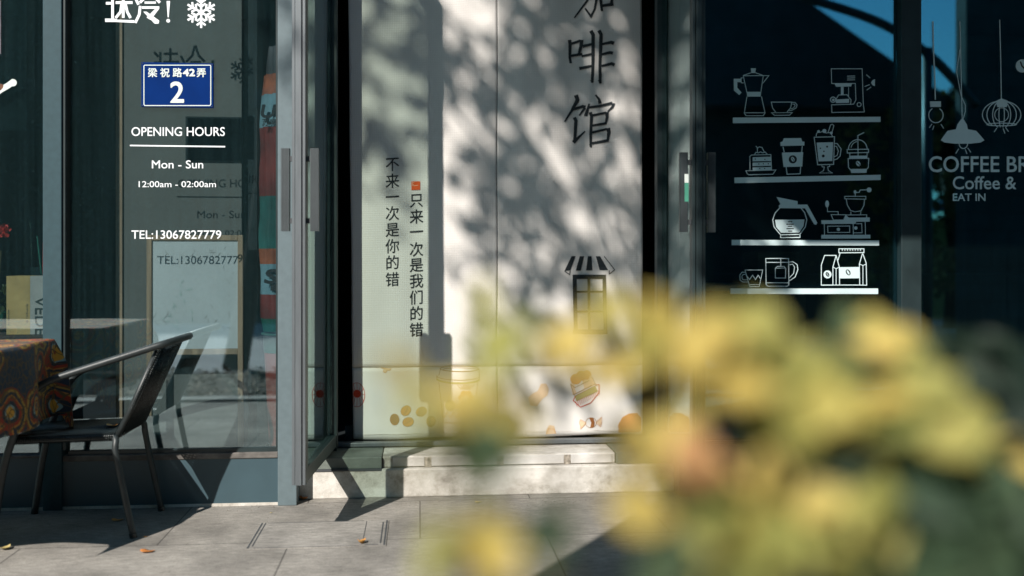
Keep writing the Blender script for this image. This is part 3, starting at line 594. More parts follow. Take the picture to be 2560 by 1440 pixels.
# ---------------- house number sign on the glass
sg = empty('house_number_sign', W(444, 212, -0.004), 'blue enamel house number sign with white 2 on the left window', 'sign')
def rel(o, p):
    o.parent = p; o.matrix_parent_inverse = Matrix.Translation(-Vector(p.location)); return o
q = [W(x, y, 0) for x, y in ((354, 156), (534, 156), (533, 270), (354, 270))]
x0, x1, z0, z1 = q[0].x, q[1].x, q[2].z, q[0].z
rel(MB().box(x0, x1, -0.006, 0.007, z0, z1).build('plate', M['blue'], bevel=0.002), sg)
sp_ = lambda px, py: W(px, py, -0.006)
d = Draw(sp_)
d.line([(362, 163), (525, 163), (527, 165), (527, 261), (525, 264), (362, 264), (360, 261), (360, 165)], 2.2, closed=True)
rel(d.build('border_line', M['signw']), sg)
for sx_ in (x0 + .006, x1 - .006):
    for sz_ in (z0 + .006, z1 - .006): rel(MB().tube([(sx_, -.0058, sz_), (sx_, -.0078, sz_)], .0022, 8).build('screw', M['groove'], None), sg)
d = Draw(sp_)
for ch, x in (('梁', 381.5), ('祝', 412.5), ('路', 443.5), ('弄', 503.5)): d.text(ch, (x - 12, 169.5, x + 12, 193.5), 0.6, keep=True)
d.text('42', (458, 173, 487, 190), 1.1); rel(d.build('lettering', M['signw']), sg); d = Draw(sp_); d.text('2', (427, 205, 459, 256), 1.5)
rel(d.build('lettering', M['signw']), sg)

# ================================================================ ENTRANCE STEPS
st = empty('entrance_steps', (0.4, 0.2, 0), 'two low stained concrete steps in front of the open cafe door', 'steps')
sx0, sx1 = W(746, 1200, SY).x, W(1748, 1200, SY).x
zl = W(1100, 1171, SY).z; y2 = SY + 0.035; zu = W(1100, 1139, y2).z
o = MB().box(sx0, sx1, SY, 0.5, 0, zl).build('lower_step', M['concrete'], None, bevel=0.006); rel(o, st)
xm0, xm1 = W(955, 1150, y2).x, W(1538, 1150, y2).x
b = MB(); cuts = [xm0 + 0.002, W(1070, 1150, y2).x, W(1250, 1150, y2).x, W(1418, 1150, y2).x, xm1]
b.box(cuts[0], cuts[-1], y2, 0.5, zl + 0.001, zu)
rel(b.build('upper_step', M['concrete'], None, bevel=0.006), st)
M['stain'] = mat('stained_mortar', (0.33, 0.29, 0.24), 0.9, 0, 0.6, 60, 0.3, 90)
M['slate'] = mat('green_slate_tile', (0.13, 0.15, 0.13), 0.6, 0, 0.3, 6, 0.2, 60)
M['tile'] = mat('worn_white_tile', (0.66, 0.64, 0.61), 0.75, 0, 0.3, 7, 0.2, 80, c2=(0.46, 0.43, 0.39))
for k in range(4):
    a, c = cuts[k] + (0.045 if k == 0 else 0.016), cuts[k + 1] - 0.016
    if k: rel(MB().box(cuts[k] - 0.0155, cuts[k] + 0.0155, y2 - 0.004, y2 - 0.0005, zl + 0.002, zu - 0.006).build('stained_joint', M['stain'], None), st)
    rel(MB().box(a, c, y2 - 0.006, y2 - 0.0005, zl + 0.006, zu - 0.004).build('riser_tile', M['tile'], None, bevel=0.002), st)
rel(MB().box(sx0 + 0.01, xm0, SY + 0.012, 0.5, zl + 0.001, zu + 0.003).build('tread_slab', M['slate'], None, bevel=0.004), st)
rel(MB().box(xm1 + 0.002, sx1, SY + 0.02, 0.5, zl + 0.001, zu + 0.003).build('tread_slab', M['slate'], None, bevel=0.004), st)
rel(MB().box(sx0 + 0.01, xm0 - 0.002, SY - 0.004, SY + 0.0115, zl - 0.004, zl + 0.004).build('nosing', M['groove'], None), st)

# ================================================================ CURTAINS
CY = 0.40
def cy(X, Z): return CY + 0.007 * sin(X * 15 + Z * 1.3) + 0.002 * sin(X * 37 + 1.7 * sin(Z * 2)) + (0.004 * sin(Z * 9 + X * 6) + 0.0022 * sin(Z * 31 + X * 13)) * max(0, 0.9 - Z)
cp = lambda px, py: (lambda v: Vector((v.x, cy(v.x, v.z), v.z)))(W(px, py, CY))
zb = W(1240, 1092, CY).z; zh = W(1240, 915, CY).z
def curtain(xs0, xs1, label, folds, left_fold=False):
    root = empty('door_curtain', ((xs0 + xs1) / 2, CY, zb), label, 'curtain')
    nx, nz = 60, 90
    def sheet(z0, z1, name, m, dz=0.0, part_of=None):
        b = MB(); n = max(4, int(nz * (z1 - z0) / 2.0))
        for j in range(n + 1):
            for i in range(nx + 1):
                z = z0 + (z1 - z0) * j / n
                el_ = 0.012 * (1 - min(1, max(0, (z - 0.2) / 1.9)))
                a = xs0 - (0.022 * (z / 2.1) if left_fold else 0)
                X = a + (xs1 - a) * i / nx; X += 0.0015 * sin(z * 7)
                b.v.append((X, cy(X, z) + dz, z + (0.004 * sin(X * 9) if j == 0 and name == 'hem' else 0)))
        b.f = [(j * (nx + 1) + i, j * (nx + 1) + i + 1, (j + 1) * (nx + 1) + i + 1, (j + 1) * (nx + 1) + i) for j in range(n) for i in range(nx)]; b.m = [0] * len(b.f)
        o = b.build(name, m, None, smooth=True); so_ = o.modifiers.new('thickness', 'SOLIDIFY'); so_.thickness = 0.0014; so_.offset = 1
        rel(o, root); return o
    sheet(zh, 3.05, 'cloth', M['fabric']); hm = sheet(zb, zh - 0.001, 'hem', M['hem'], -0.0005)
    b = MB(); X = xs0; pts = []
    while X < xs1 - 0.01: pts.append((X, cy(X, zh) - 0.003, zh - 0.0005)); X += 0.02
    b.tube(pts, 0.0011, 5); b2 = b.build('seam', M['stitch'], None); rel(b2, root)
    b = MB().tube([(x + 0, y, zb + 0.022) for x, y, z in pts], 0.0007, 4); rel(b.build('seam', M['stitch'], None), root)
    if left_fold:                                       # turned-in edge strip
        b = MB(); ns = 30
        for j in range(ns + 1):
            z = zb + (3.05 - zb) * j / ns; a = xs0 - 0.022 * (z / 2.1); wv = W(880 if z > 1.8 else 880, 0, 0.4).x
            b.v += [(a - 0.004, CY + 0.05, z), (a + 0.0005, cy(a, z) + 0.001, z)]
        b.f = [(2 * j, 2 * j + 1, 2 * j + 3, 2 * j + 2) for j in range(ns)]; b.m = [0] * ns
        rel(b.build('turned_edge', M['fabric'], None), root)
    return root
xs_l, xs_m, xs_r = W(884, 900, CY).x, W(1243, 600, CY).x, W(1605, 900, CY).x
cl = curtain(xs_l, xs_m - 0.0015, 'cream canvas door curtain panel with two columns of small black characters', 3, True)
cr_ = curtain(xs_m + 0.0015, xs_r, 'cream canvas door curtain panel with three large black characters and window print', 3)
d = Draw(cp, off=0.0030, step=0.000008)
for ch, y in zip('不来一次是你的错', (410, 452, 492, 533, 574, 615, 656, 698)): d.text(ch, (981 - 18, y - 19, 981 + 18, y + 19), 0.25, shear=0.07, keep=True)
for ch, y in zip('只来一次是我们的错', (500, 541, 579, 623, 662, 702, 743, 783, 824)): d.text(ch, (1041 - 18, y - 19, 1041 + 18, y + 19), 0.25, shear=0.07, keep=True)
rel(d.build('lettering', M['ink']), cl)
d = Draw(cp, off=0.0035); d.poly([(1028.5, 453.5), (1050.5, 453), (1050.5, 474.5), (1028.5, 475)])
d.line([(1031, 456), (1048, 456), (1048, 472), (1031, 472)], 0.9, 1, closed=True)
for x in (1034, 1037, 1040, 1043, 1045.5): d.line([(x, 458 + (x % 3)), (x - 0.5, 470 - (x % 2) * 3)], 0.9, 1)
d.line([(1033, 464), (1046, 463)], 0.9, 1); rel(d.build('seal_print', [M['seal'], M['pr_cream']]), cl)
# three large characters, brush strokes traced from the enlarged photo
d = Draw(cp, 1300, 0, 3.0, off=0.0045)
def br(pts, a=17, b=None, c=None):                      # brush: swollen ends
    n = len(pts); d.line(pts, a * 1.22, w2=(b if b is not None else a) * 1.22)
def tip(p, q, w_=26): d.line([p, q], w_, w2=w_ * 0.45)
br([(560, -200), (540, -80), (500, 10), (408, 133)], 22, 9); br([(400, -90), (560, -120), (585, -115), (575, -20), (558, 70), (532, 126), (488, 62)], 20, 10)
tip((527, 130), (545, 90), 18); br([(600, -100), (602, 0), (612, 86)], 22, 15); br([(602, -85), (695, -105), (690, -30), (682, 40)], 18); br([(608, 48), (698, 34)], 16, 22)
br([(372, 298), (376, 330), (374, 430), (381, 474)], 22, 15); br([(378, 330), (455, 303)], 15); br([(462, 298), (458, 345), (440, 412)], 24, 14); br([(380, 418), (468, 404)], 16)
br([(530, 232), (547, 262), (546, 500), (540, 620)], 22, 17); br([(590, 230), (606, 262), (598, 500), (600, 626)], 22, 17)
tip((536, 600), (541, 622), 24); tip((594, 600), (602, 628), 24)
br([(470, 347), (545, 331)], 20, 14); br([(462, 421), (545, 405)], 14); br([(445, 513), (545, 494)], 20, 14)
br([(610, 334), (680, 320), (702, 328)], 14, 22); br([(610, 410), (672, 396), (694, 402)], 14, 20); br([(610, 497), (685, 480), (706, 490)], 14, 20)
br([(420, 712), (432, 748), (390, 828), (333, 914)], 26, 8); br([(388, 824), (470, 798), (492, 804)], 14, 20); br([(488, 808), (445, 866)], 18, 8)
br([(408, 880), (420, 905), (414, 1010), (408, 1066)], 22, 18); br([(400, 1068), (440, 1030), (488, 984)], 24, 7)
br([(565, 712), (592, 745), (600, 778)], 9, 22); br([(518, 778), (505, 830), (492, 870)], 9, 22)
br([(505, 808), (600, 795), (690, 774)], 14, 18); br([(698, 776), (690, 806), (655, 838)], 22, 8)
br([(526, 842), (536, 870), (530, 1000), (530, 1100)], 20, 16); tip((527, 1080), (535, 1106), 22); br([(540, 866), (645, 846)], 14); br([(650, 842), (652, 880), (640, 934)], 22, 12); br([(540, 942), (642, 926)], 14, 16)
br([(540, 994), (650, 968)], 14); br([(658, 962), (665, 990), (655, 1060)], 26, 13); br([(540, 1074), (660, 1054)], 14, 18)
rel(d.build('lettering', M['ink']), cr_)
k36 = 3.6
d = Draw(cp, 1300, 560, k36, off=0.0045)
for q in ([(462, 290), (498, 290), (452, 415), (398, 423)], [(537, 290), (577, 290), (545, 419), (500, 419)], [(612, 290), (645, 290), (652, 416), (595, 417)], [(684, 290), (722, 290), (792, 414), (718, 415)]): d.poly(q)
d.line([(757, 290), (850, 412), (803, 450), (802, 418)], 7); d.line([(400, 424), (445, 455), (450, 420)], 7)
d.lines([[(472, 475), (773, 475)]], 38); d.line([(490, 490), (500, 990)], 36); d.line([(758, 490), (770, 990)], 32); d.line([(475, 970), (785, 970)], 42)
d.line([(620, 490), (624, 950)], 24); d.line([(505, 610), (745, 610)], 16); d.line([(508, 788), (750, 788)], 18); rel(d.build('window_print', M['ink']), cr_)
# pictures printed on the hems (crop of 860,860 at 3.0476)
K3 = 3.0476
PM = [M['pr_or'], M['pr_line'], M['pr_red'], M['pr_cream'], M['pr_green'], M['pr_brown'], M['hem']]
def hemd(): return Draw(cp, 860, 860, K3, off=0.004)
d = hemd(); d.circ((100, 380), 30, mi=2); d.circ((98, 388), 60, 92, wd=3.5, mi=2, a0=-120, a1=110)
for k in range(12):
    a = R(k * 30); d.line([(100 + 30 * cos(a), 380 + 30 * sin(a)), (98 + (60 if cos(a) > -0.6 else 40) * cos(a), 386 + 92 * sin(a))], 3, 2)
rel(d.build('flower_print', PM), cl)
d = hemd()
for c, r in (((386, 573), 0), ((489, 592), 75), ((472, 505), 40), ((590, 515), 60), ((664, 590), 10)): d.circ(c, 36, 44, rot=r, mi=1); d.circ(c, 33, 41, rot=r); a = R(r - 15); d.line([(c[0] - 34 * sin(a) * -1, c[1] - 34 * cos(a)), (c[0] + 6, c[1]), (c[0] - 34 * sin(a), c[1] + 34 * cos(a))], 5, 1)
rel(d.build('coffee_bean_print', PM), cl)
d = hemd(); d.poly([(280, 180), (300, 178), (330, 182), (360, 186), (350, 200), (330, 196), (318, 214), (300, 210), (305, 192)], 3); d.line([(278, 178), (300, 182), (328, 188), (362, 184), (350, 198), (330, 198), (318, 218), (300, 210), (302, 196)], 3, 0)
rel(d.build('sweet_print', PM), cl)
d = hemd()
d.circ((880, 188), 148, 22, wd=4, mi=1); d.circ((885, 194), 130, 14, wd=3.5, mi=1); d.line([(735, 190), (722, 240)], 4, 1); d.line([(1028, 190), (1032, 230)], 4, 1)
d.circ((870, 245), 162, 30, wd=4, mi=1, a0=0, a1=180); d.circ((870, 265), 162, 34, wd=14, mi=4, a0=0, a1=180); d.line([(708, 238), (705, 272)], 5, 1); d.line([(1032, 228), (1030, 262)], 5, 1)
d.line([(722, 290), (760, 600), (985, 600), (1018, 285)], 4, 1); d.circ((930, 410), 55, mi=3)
for k in range(6): a = R(k * 60); d.circ((930 + 38 * cos(a), 410 + 38 * sin(a)), 22, mi=0, n=14)
d.circ((930, 410), 18, mi=3, n=14); d.circ((810, 470), 40, mi=4, n=16)
for k in range(5): d.line([(860 + k * 22, 305), (890 + k * 16, 345), (920 + k * 18, 308)], 4, 1); d.line([(735 + k * 50, 520), (765 + k * 48, 560), (785 + k * 48, 520)], 4, 0)
rel(d.build('paper_cup_print', PM), cl)
d = hemd(); d.poly([(1500, 300), (1540, 300), (1560, 340), (1550, 390), (1510, 420), (1470, 475), (1420, 470), (1402, 410), (1440, 375), (1475, 360)], 3); rel(d.build('macaron_print', PM), cr_)
d = hemd()
d.poly([(1722, 300), (1870, 215), (1915, 310), (1740, 385)], 3); d.circ((1765, 265), 44, 40, mi=0); d.circ((1808, 240), 42, 38, mi=0); d.circ((1850, 235), 36, mi=0)
d.line([(1724, 305), (1755, 330), (1890, 268), (1870, 215)], 4, 1); d.line([(1724, 305), (1755, 395), (1925, 315), (1890, 250)], 4, 1); d.poly([(1755, 395), (1915, 318), (1935, 360), (1770, 435)], 4); d.line([(1745, 385), (1920, 300)], 5, 1)
d.line([(1760, 395), (1745, 430), (1800, 480), (1880, 450), (1945, 370), (1945, 310), (1918, 310)], 6, 2)
for k in range(14): t = k / 13; d.line([(1762 + 175 * t, 432 - 78 * t), (1775 + 175 * t, 475 - 88 * t)], 3.2, 2)
rel(d.build('cake_print', PM), cr_)
d = hemd()
d.circ((1882, 600), 42, 38, wd=3.5, mi=1); d.poly([(1868, 564), (1900, 562), (1912, 600), (1905, 635), (1876, 637), (1885, 600)], 5); d.line([(1888, 563), (1897, 600), (1890, 637)], 6, 0)
d.line([(1842, 598), (1800, 575), (1790, 600), (1800, 620), (1800, 645), (1842, 608)], 3.5, 0, closed=True); d.line([(1925, 595), (1965, 560), (1968, 590), (1958, 632), (1925, 608)], 3.5, 0, closed=True); d.poly([(1840, 603), (1802, 580), (1796, 605), (1805, 638)], 3); d.poly([(1928, 600), (1960, 570), (1962, 600), (1952, 625)], 3)
rel(d.build('sweet_print', PM), cr_)
d = hemd(); d.poly([(1535, 660), (1560, 615), (1600, 620), (1612, 680), (1540, 686)], 3); d.line([(1540, 686), (1560, 640), (1600, 650), (1612, 680)], 4, 0); rel(d.build('biscuit_print', PM), cr_)
d = hemd(); d.poly([(2095, 675), (2090, 620), (2120, 560), (2170, 530), (2230, 525), (2260, 560), (2262, 660), (2240, 672)], 0)
for k in range(4): d.line([(2110 + k * 30, 600 - k * 12), (2130 + k * 28, 640), (2150 + k * 26, 670)], 4, 5)
rel(d.build('croissant_print', PM), cr_)

# ================================================================ THINGS BEHIND THE LEFT GLASS
PY = 0.25
pn = empty('screen_panel', (W(450, 900, PY).x, PY, 0.175), 'tall grey screen panel with pale wooden edge behind the left window', 'screen')
rel(boxo('panel', M['panel'], W(308, 0, PY).x, W(604, 0, PY).x, PY, PY + 0.02, 0.176, 2.8), pn)
rel(boxo('wooden_edge', M['wood'], W(291, 0, PY).x, W(307, 0, PY).x, PY - 0.01, PY + 0.03, 0.176, 2.8), pn)
q0, q1 = W(464, 291, PY - 0.003), W(603, 402, PY - 0.003)
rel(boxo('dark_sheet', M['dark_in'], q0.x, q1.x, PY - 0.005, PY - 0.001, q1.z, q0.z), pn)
BY = 0.13
wb = empty('whiteboard', (W(485, 900, BY).x, BY, 0.175), 'smudged standing whiteboard in worn wooden frame behind the left window', 'whiteboard')
f0, f1 = W(366, 587, BY), W(607, 886, BY); g0, g1 = W(379, 601, BY), W(594, 872, BY)
b = MB(); b.box(f0.x, g0.x, BY, BY + 0.025, 0.176, f0.z); b.box(g1.x, f1.x, BY, BY + 0.025, 0.176, f0.z); b.box(g0.x + 0.0005, g1.x - 0.0005, BY + 0.001, BY + 0.024, g0.z, f0.z - 0.001); b.box(g0.x + 0.0005, g1.x - 0.0005, BY + 0.001, BY + 0.024, f1.z, g1.z)
rel(b.build('frame', M['wood'], None, bevel=0.002), wb)
rel(boxo('board', M['board'], g0.x, g1.x, BY + 0.008, BY + 0.018, g1.z + 0.001, g0.z - 0.001), wb)
bf = lambda px, py: W(px, py, BY + 0.008); r2 = random.Random(3)
for (cx, cy_, s_, n, mi) in ((405, 780, 26, 7, 1), (455, 770, 30, 9, 0), (455, 715, 20, 6, 0), (425, 640, 22, 5, 1), (545, 790, 30, 8, 1), (545, 640, 26, 6, 1), (490, 640, 18, 5, 1), (430, 800, 20, 5, 0), (575, 690, 12, 3, 1)):
    d = Draw(bf)
    for k in range(n):
        x, y = cx + r2.uniform(-s_, s_), cy_ + r2.uniform(-s_, s_); a = r2.choice((0.1, 1.5, 2.2, 0.9)); l = r2.uniform(5, 16)
        d.line([(x, y), (x + l * cos(a) * 0.5 + r2.uniform(-2, 2), y + l * sin(a) * 0.5), (x + l * cos(a), y + l * sin(a))], r2.uniform(0.8, 1.5), mi)
    rel(d.build('marker_scribble', [M['scrib'], M['scrib2']]), wb)

# folded beer-garden parasol and bucket by the corner post
UX, UY = W(700, 500, 0.24).x, 0.24
pu = empty('folded_parasol', (UX, UY, 0.175), 'folded red and green parasol with printed bands beside the corner post', 'parasol')
bands = [(828, 795, 'bucket', 0.045, .05), (795, 735, 'red', .05, .05), (735, 660, 'paleblue', .05, .055), (660, 622, 'orange', .055, .055), (622, 492, 'teal', .055, .052), (492, 322, 'red', .052, .05), (322, 240, 'paleblue', .05, .048), (240, 190, 'orange', .048, .04), (190, 120, 'groove', .035, .03)]
for y0, y1, m, r0, r1 in bands:
    za, zc = W(700, y0, UY).z, W(700, y1, UY).z; b = MB(); n = 36; N_ = 5
    for j in range(N_ + 1):
        t = j / N_; z = za + (zc - za) * t; rr = r0 + (r1 - r0) * t
        for k in range(n):
            a = 2 * pi * k / n; q = 1.6 * rr * (1 + 0.14 * sin(9 * a + z * 6)) * (1 + 0.05 * sin(z * 23))
            b.v.append((UX + q * cos(a), UY + q * sin(a), z))
    b.f = [(j * n + k, j * n + (k + 1) % n, (j + 1) * n + (k + 1) % n, (j + 1) * n + k) for j in range(N_) for k in range(n)]; b.m = [0] * len(b.f)
    rel(b.build('cloth_band', M[m], None, smooth=True), pu)
uf = lambda px, py: W(px, py, UY - 0.096)
d = Draw(uf); d.text('US', (654, 262, 714, 294), 1.6, slant=0.2); rel(d.build('lettering', M['ink']), pu); d = Draw(uf)
for ch, x in zip('苏啤酒', (664, 683, 702)): d.text(ch, (x - 9, 296, x + 9, 316), 0.5, keep=True)
rel(d.build('lettering', M['ink']), pu); d = Draw(uf); d.text('S', (664, 674, 694, 708), 2.0, slant=0.2); d.poly([(676, 712), (690, 711), (690, 726), (676, 727)]); rel(d.build('lettering', M['ink']), pu)
rel(MB().tube([(UX, UY, 0.18), (UX, UY, 2.6)], 0.018, 12).build('pole', M['groove']), pu)
bk = MB(); bz1 = W(690, 828, 0.24).z
prof = [(0.075, 0.19), (0.098, bz1 - 0.09), (0.10, bz1 - 0.088), (0.104, bz1 - 0.01), (0.112, bz1 - 0.01), (0.112, bz1), (0.098, bz1)]
BXc = W(716, 900, 0.17).x; n = 32
def lathe(prof, cx, cyy, n=32):
    b = MB()
    for r_, z in prof:
        for k in range(n): b.v.append((cx + r_ * cos(2 * pi * k / n), cyy + r_ * sin(2 * pi * k / n), z))
    b.f = [(j * n + k, j * n + (k + 1) % n, (j + 1) * n + (k + 1) % n, (j + 1) * n + k) for j in range(len(prof) - 1) for k in range(n)]; b.m = [0] * len(b.f); return b
bkt = empty('bucket', (BXc, 0.17, 0.175), 'orange red bucket with dark green rim under the folded parasol', 'bucket')
rel(lathe(prof[:2], BXc, 0.17).build('bucket_body', M['bucketred'], None, smooth=True), bkt); rel(lathe(prof[2:], BXc, 0.17).build('bucket_rim', M['bucket'], None, smooth=True), bkt)

# counter inside with card box, bottle, straws, red flowers
cn = boxo('counter', M['walldark'], -4.5, W(150, 0, 0.3).x, 0.10, 0.62, 0.176, 0.735, bevel=0.004); tag(cn, 'low dark counter inside the far left window', 'counter')
KY = 0.16
k0, k1 = W(16, 690, KY), W(150, 846, KY)
cb_ = empty('card_box', ((k0.x + k1.x) / 2, KY, 0.735), 'yellow and grey card box with large dark letters behind the left pane', 'box')
xm = W(75, 700, KY).x
rel(boxo('yellow_side', M['yellowpaper'], k0.x, xm, KY, KY + 0.16, 0.737, k0.z), cb_); rel(boxo('grey_side', M['greypaper'], xm + 0.0005, k1.x, KY, KY + 0.16, 0.737, k0.z), cb_)
kf = lambda px, py: W(px, py, KY)
def rot_text(d, body, cx, y0, y1, wd):                 # reads downwards
    vs, fs = text_mesh(body); xs = [v[0] for v in vs]; ys = [v[1] for v in vs]; a0, a1, b0, b1 = min(xs), max(xs), min(ys), max(ys); e = d.e()
    d.mb.add([d.P((cx - wd / 2 + wd * (y - b0) / (b1 - b0), y0 + (y1 - y0) * (x - a0) / (a1 - a0)), e) for x, y, _ in vs], fs, 0)
d = Draw(kf); 
for k in range(3): rot_text(d, 'VEDE', 100 + k * 0.8, 742, 838, 26)
rot_text(d, 'BREWED IN', 21.5, 775, 812, 4); rot_text(d, 'SINCE', 68, 760, 808, 4); rel(d.build('lettering', M['card_ink']), cb_)
cu = empty('straw_cup', (W(100, 650, 0.24).x, 0.4, 0.735), 'clear cup of red and green straws beside the card box', 'cup')
ux = W(100, 650, 0.4).x; zt = W(100, 668, 0.4).z
rel(lathe([(0.03, 0.736), (0.042, zt), (0.040, zt), (0.028, 0.738)], ux, 0.4, 24).build('cup_body', M['clear'], None, smooth=True), cu)
for (x0, x1, y1, m) in ((108, 109, 605, 'straw'), (104, 93, 590, 'mirror_teal'), (112, 112, 580, 'mirror_teal'), (80, 76, 555, 'clear')):
    a = W(x0, 690, 0.4); c = W(x1, y1, 0.4); rel(MB().tube([a, c], 0.0035, 8).build('straw', M[m]), cu)
fx = W(-10, 600, 0.35); fl = empty('potted_flowers', (fx.x, 0.35, 0.735), 'small pot of red flowers and leaves on the inside counter', 'plant')
rel(lathe([(0.04, 0.736), (0.06, 0.83), (0.055, 0.83)], fx.x, 0.35, 20).build('pot', M['bucket'], None, smooth=True), fl)
b = MB(); b3 = MB(); r3 = random.Random(5)
def leafquad(b, c, l, w_, dr, nm, mi=0):
    dr = dr.normalized(); s = dr.cross(nm).normalized() * w_ / 2; nn = s.cross(dr).normalized() * (w_ * 0.12)
    b.add([c - dr * l / 2, c - dr * l * 0.15 + s + nn, c + dr * l * 0.25 + s * 0.75 + nn, c + dr * l / 2, c + dr * l * 0.25 - s * 0.75 + nn, c - dr * l * 0.15 - s + nn], [(0, 1, 2, 3), (0, 3, 4, 5)], mi)
def rv(r): return Vector((r.gauss(0, 1), r.gauss(0, 1), r.gauss(0, 1))).normalized()
for k in range(90): leafquad(b, Vector((fx.x + r3.uniform(-.10, .12), 0.35 + r3.uniform(-.08, .08), 0.86 + r3.uniform(-.05, .12))), 0.05, 0.025, rv(r3), rv(r3))
for k in range(40): leafquad(b3, Vector((fx.x + 0.03 + r3.uniform(-.03, .04), 0.33 + r3.uniform(-.03, .03), W(5, 577, .35).z + r3.uniform(-.025, .025))), 0.022, 0.018, rv(r3), rv(r3))
rel(b.build('foliage', M['treeleaf']), fl); rel(b3.build('flower', M['flower']), fl)
rel(MB().tube([(fx.x, .35, .8), (fx.x + .02, .34, 1.0), (fx.x + .03, .33, 1.11)], .002, 6).build('stem', M['stem']), fl)
pz0 = W(0, 325, 0.05); pz1 = W(66, -30, 0.05)
ps = empty('film_poster', (pz0.x - .2, 0.05, pz0.z), 'dark translucent poster sheet inside the far left pane', 'poster')
M['film'] = glass('tinted_film', (0.7, 0.75, 0.75), 0.02, 0.04)
rel(boxo('sheet', M['film'], pz0.x - 0.5, pz1.x, 0.050, 0.0515, pz0.z, 2.6), ps)
pk = boxo('pink_poster', M['pink'], W(-60, 0, .03).x, W(2, 0, .03).x, 0.030, 0.032, W(0, 135, .03).z, 2.5); tag(pk, 'pale pink poster at the top left edge of the window', 'poster')

# interior seen dimly on the right
tb = empty('cafe_table', (2.0, 1.0, 0.175), 'dim pale cafe table with honey wood legs behind the right window', 'table')
rel(boxo('tabletop', mat('grey_tabletop', (0.35, 0.38, 0.40), 0.4), W(1776, 0, 0.7).x, W(2120, 0, 0.7).x, 0.62, 1.25, 0.905, 0.935, bevel=.004), tb)
for x in (1935, 2080):
    for y in (0.72, 1.15): rel(MB().bar((W(x, 0, .7).x, y, .177), (W(x, 0, .7).x, y, .904), .05, .05).build('leg', M['wood2']), tb)
cb2 = boxo('wooden_crate', M['wood2'], W(1895, 0, 1.6).x, W(2000, 0, 1.6).x, 1.6, 1.9, 0.98, 1.12); tag(cb2, 'small honey wood crate on a dark shelf behind the coffee jug decal', 'crate')
sf = boxo('back_shelf', M['dark_in'], 1.9, 4.2, 1.5, 2.0, 0.176, 0.979); tag(sf, 'dark cabinet at the back of the cafe under the small crate', 'cabinet')

# ================================================================ TABLE, CLOTH, CHAIR
TX1, TY0, TY1, TZ = -1.455, -1.06, -0.305, 0.75
tbl = empty('outdoor_table', (-1.95, -0.68, 0), 'square outdoor table hidden under the patterned cloth at left', 'table')
rel(boxo('tabletop', M['frame_dark'], TX1 - 0.98, TX1 - 0.004, TY0 + .004, TY1 - .004, TZ - 0.03, TZ - 0.004), tbl)
for x, y in ((TX1 - .36, TY0 + .25), (TX1 - .36, TY1 - .25), (TX1 - .9, TY0 + .1), (TX1 - .9, TY1 - .1)): rel(MB().bar((x, y, 0), (x, y, TZ - .03), .035, .035).build('leg', M['chair']), tbl)
b = MB(); uv = []
def cloth_pt(u, v):
    """u,v metres on the cloth measured from the centre; folds over the table edge"""
    hx, hy = 0.49, (TY1 - TY0) / 2; cx, cyy = TX1 - hx, (TY0 + TY1) / 2
    ax, ay = abs(u), abs(v); ox, oy = max(0, ax - hx), max(0, ay - hy); sx_ = 1 if u > 0 else -1; sy_ = 1 if v > 0 else -1
    x = cx + sx_ * min(ax, hx); y = cyy + sy_ * min(ay, hy); z = TZ + 0.002
    if ox or oy:
        drop = math.hypot(ox, oy) if (ox and oy) else ox + oy
        rip = 0.022 * sin(13 * (v if ox > oy else u) + 1.0) * min(1, drop / .15)
        fl_ = 0.04 * min(1, drop / 0.1) + 0.10 * drop * (0.4 if not (ox and oy) else 1.0)
        if ox and oy:
            a = math.atan2(oy, ox); x += sx_ * cos(a) * fl_ ; y += sy_ * sin(a) * fl_; drop = max(ox, oy) + 0.35 * min(ox, oy)
        elif ox: x += sx_ * (0.012 * min(1, drop / .03) + 0.03 * drop + rip)
        else: y += sy_ * (0.012 * min(1, drop / .03) + 0.03 * drop + rip)
        z -= max(0, drop - 0.006)
    z += 0.0012 * sin(13 * u + 4 * v) * (0 if (ox or oy) else 1)
    return (x, y, z)
NU, NV = 84, 84; HU, HV = 0.49 + 0.31, (TY1 - TY0) / 2 + 0.31
for j in range(NV + 1):
    for i in range(NU + 1):
        u = -HU + 2 * HU * i / NU; v = -HV + 2 * HV * j / NV; b.v.append(cloth_pt(u, v)); uv.append((u, v))
b.f = [(j * (NU + 1) + i, j * (NU + 1) + i + 1, (j + 1) * (NU + 1) + i + 1, (j + 1) * (NU + 1) + i) for j in range(NV) for i in range(NU)]; b.m = [0] * len(b.f); b.uv = uv
tc_ = b.build('tablecloth', M['cloth'], None, smooth=True); so_ = tc_.modifiers.new('thickness', 'SOLIDIFY'); so_.thickness = .0012
tag(tc_, 'orange, red and navy patterned tablecloth draped over the outdoor table', 'tablecloth')

ch = empty('garden_chair', (-1.3, -0.28, 0), 'dark tubular garden chair with black woven seat in front of the left window', 'chair')
YN, YF = -0.49, -0.075
def side(Y, s):
    # front leg + arm in one tube, ending at the back rail
    return smooth_path([(-1.615, Y, 0.0), (-1.578, Y, .25), (-1.54, Y, .39), (-1.50, Y, .49), (-1.462, Y, .565), (-1.41, Y, .605), (-1.294, Y + .004 * s, .645), (-1.16, Y + .012 * s, .688), (-1.04, Y + .03 * s, .726)], 6)
near, far = side(YN, 1), side(YF, -1)
topc = smooth_path([near[-1], Vector((-.985, YN + .05, .743)), Vector((-.952, YN + .12, .753)), Vector((-.94, (YN + YF) / 2, .756)), Vector((-.952, YF - .12, .753)), Vector((-.985, YF - .05, .743)), far[-1]], 6)
rel(MB().tube(near + topc[1:-1] + far[::-1], .0142, 14).build('arm_and_front_leg_frame', M['chair'], None, smooth=True), ch)
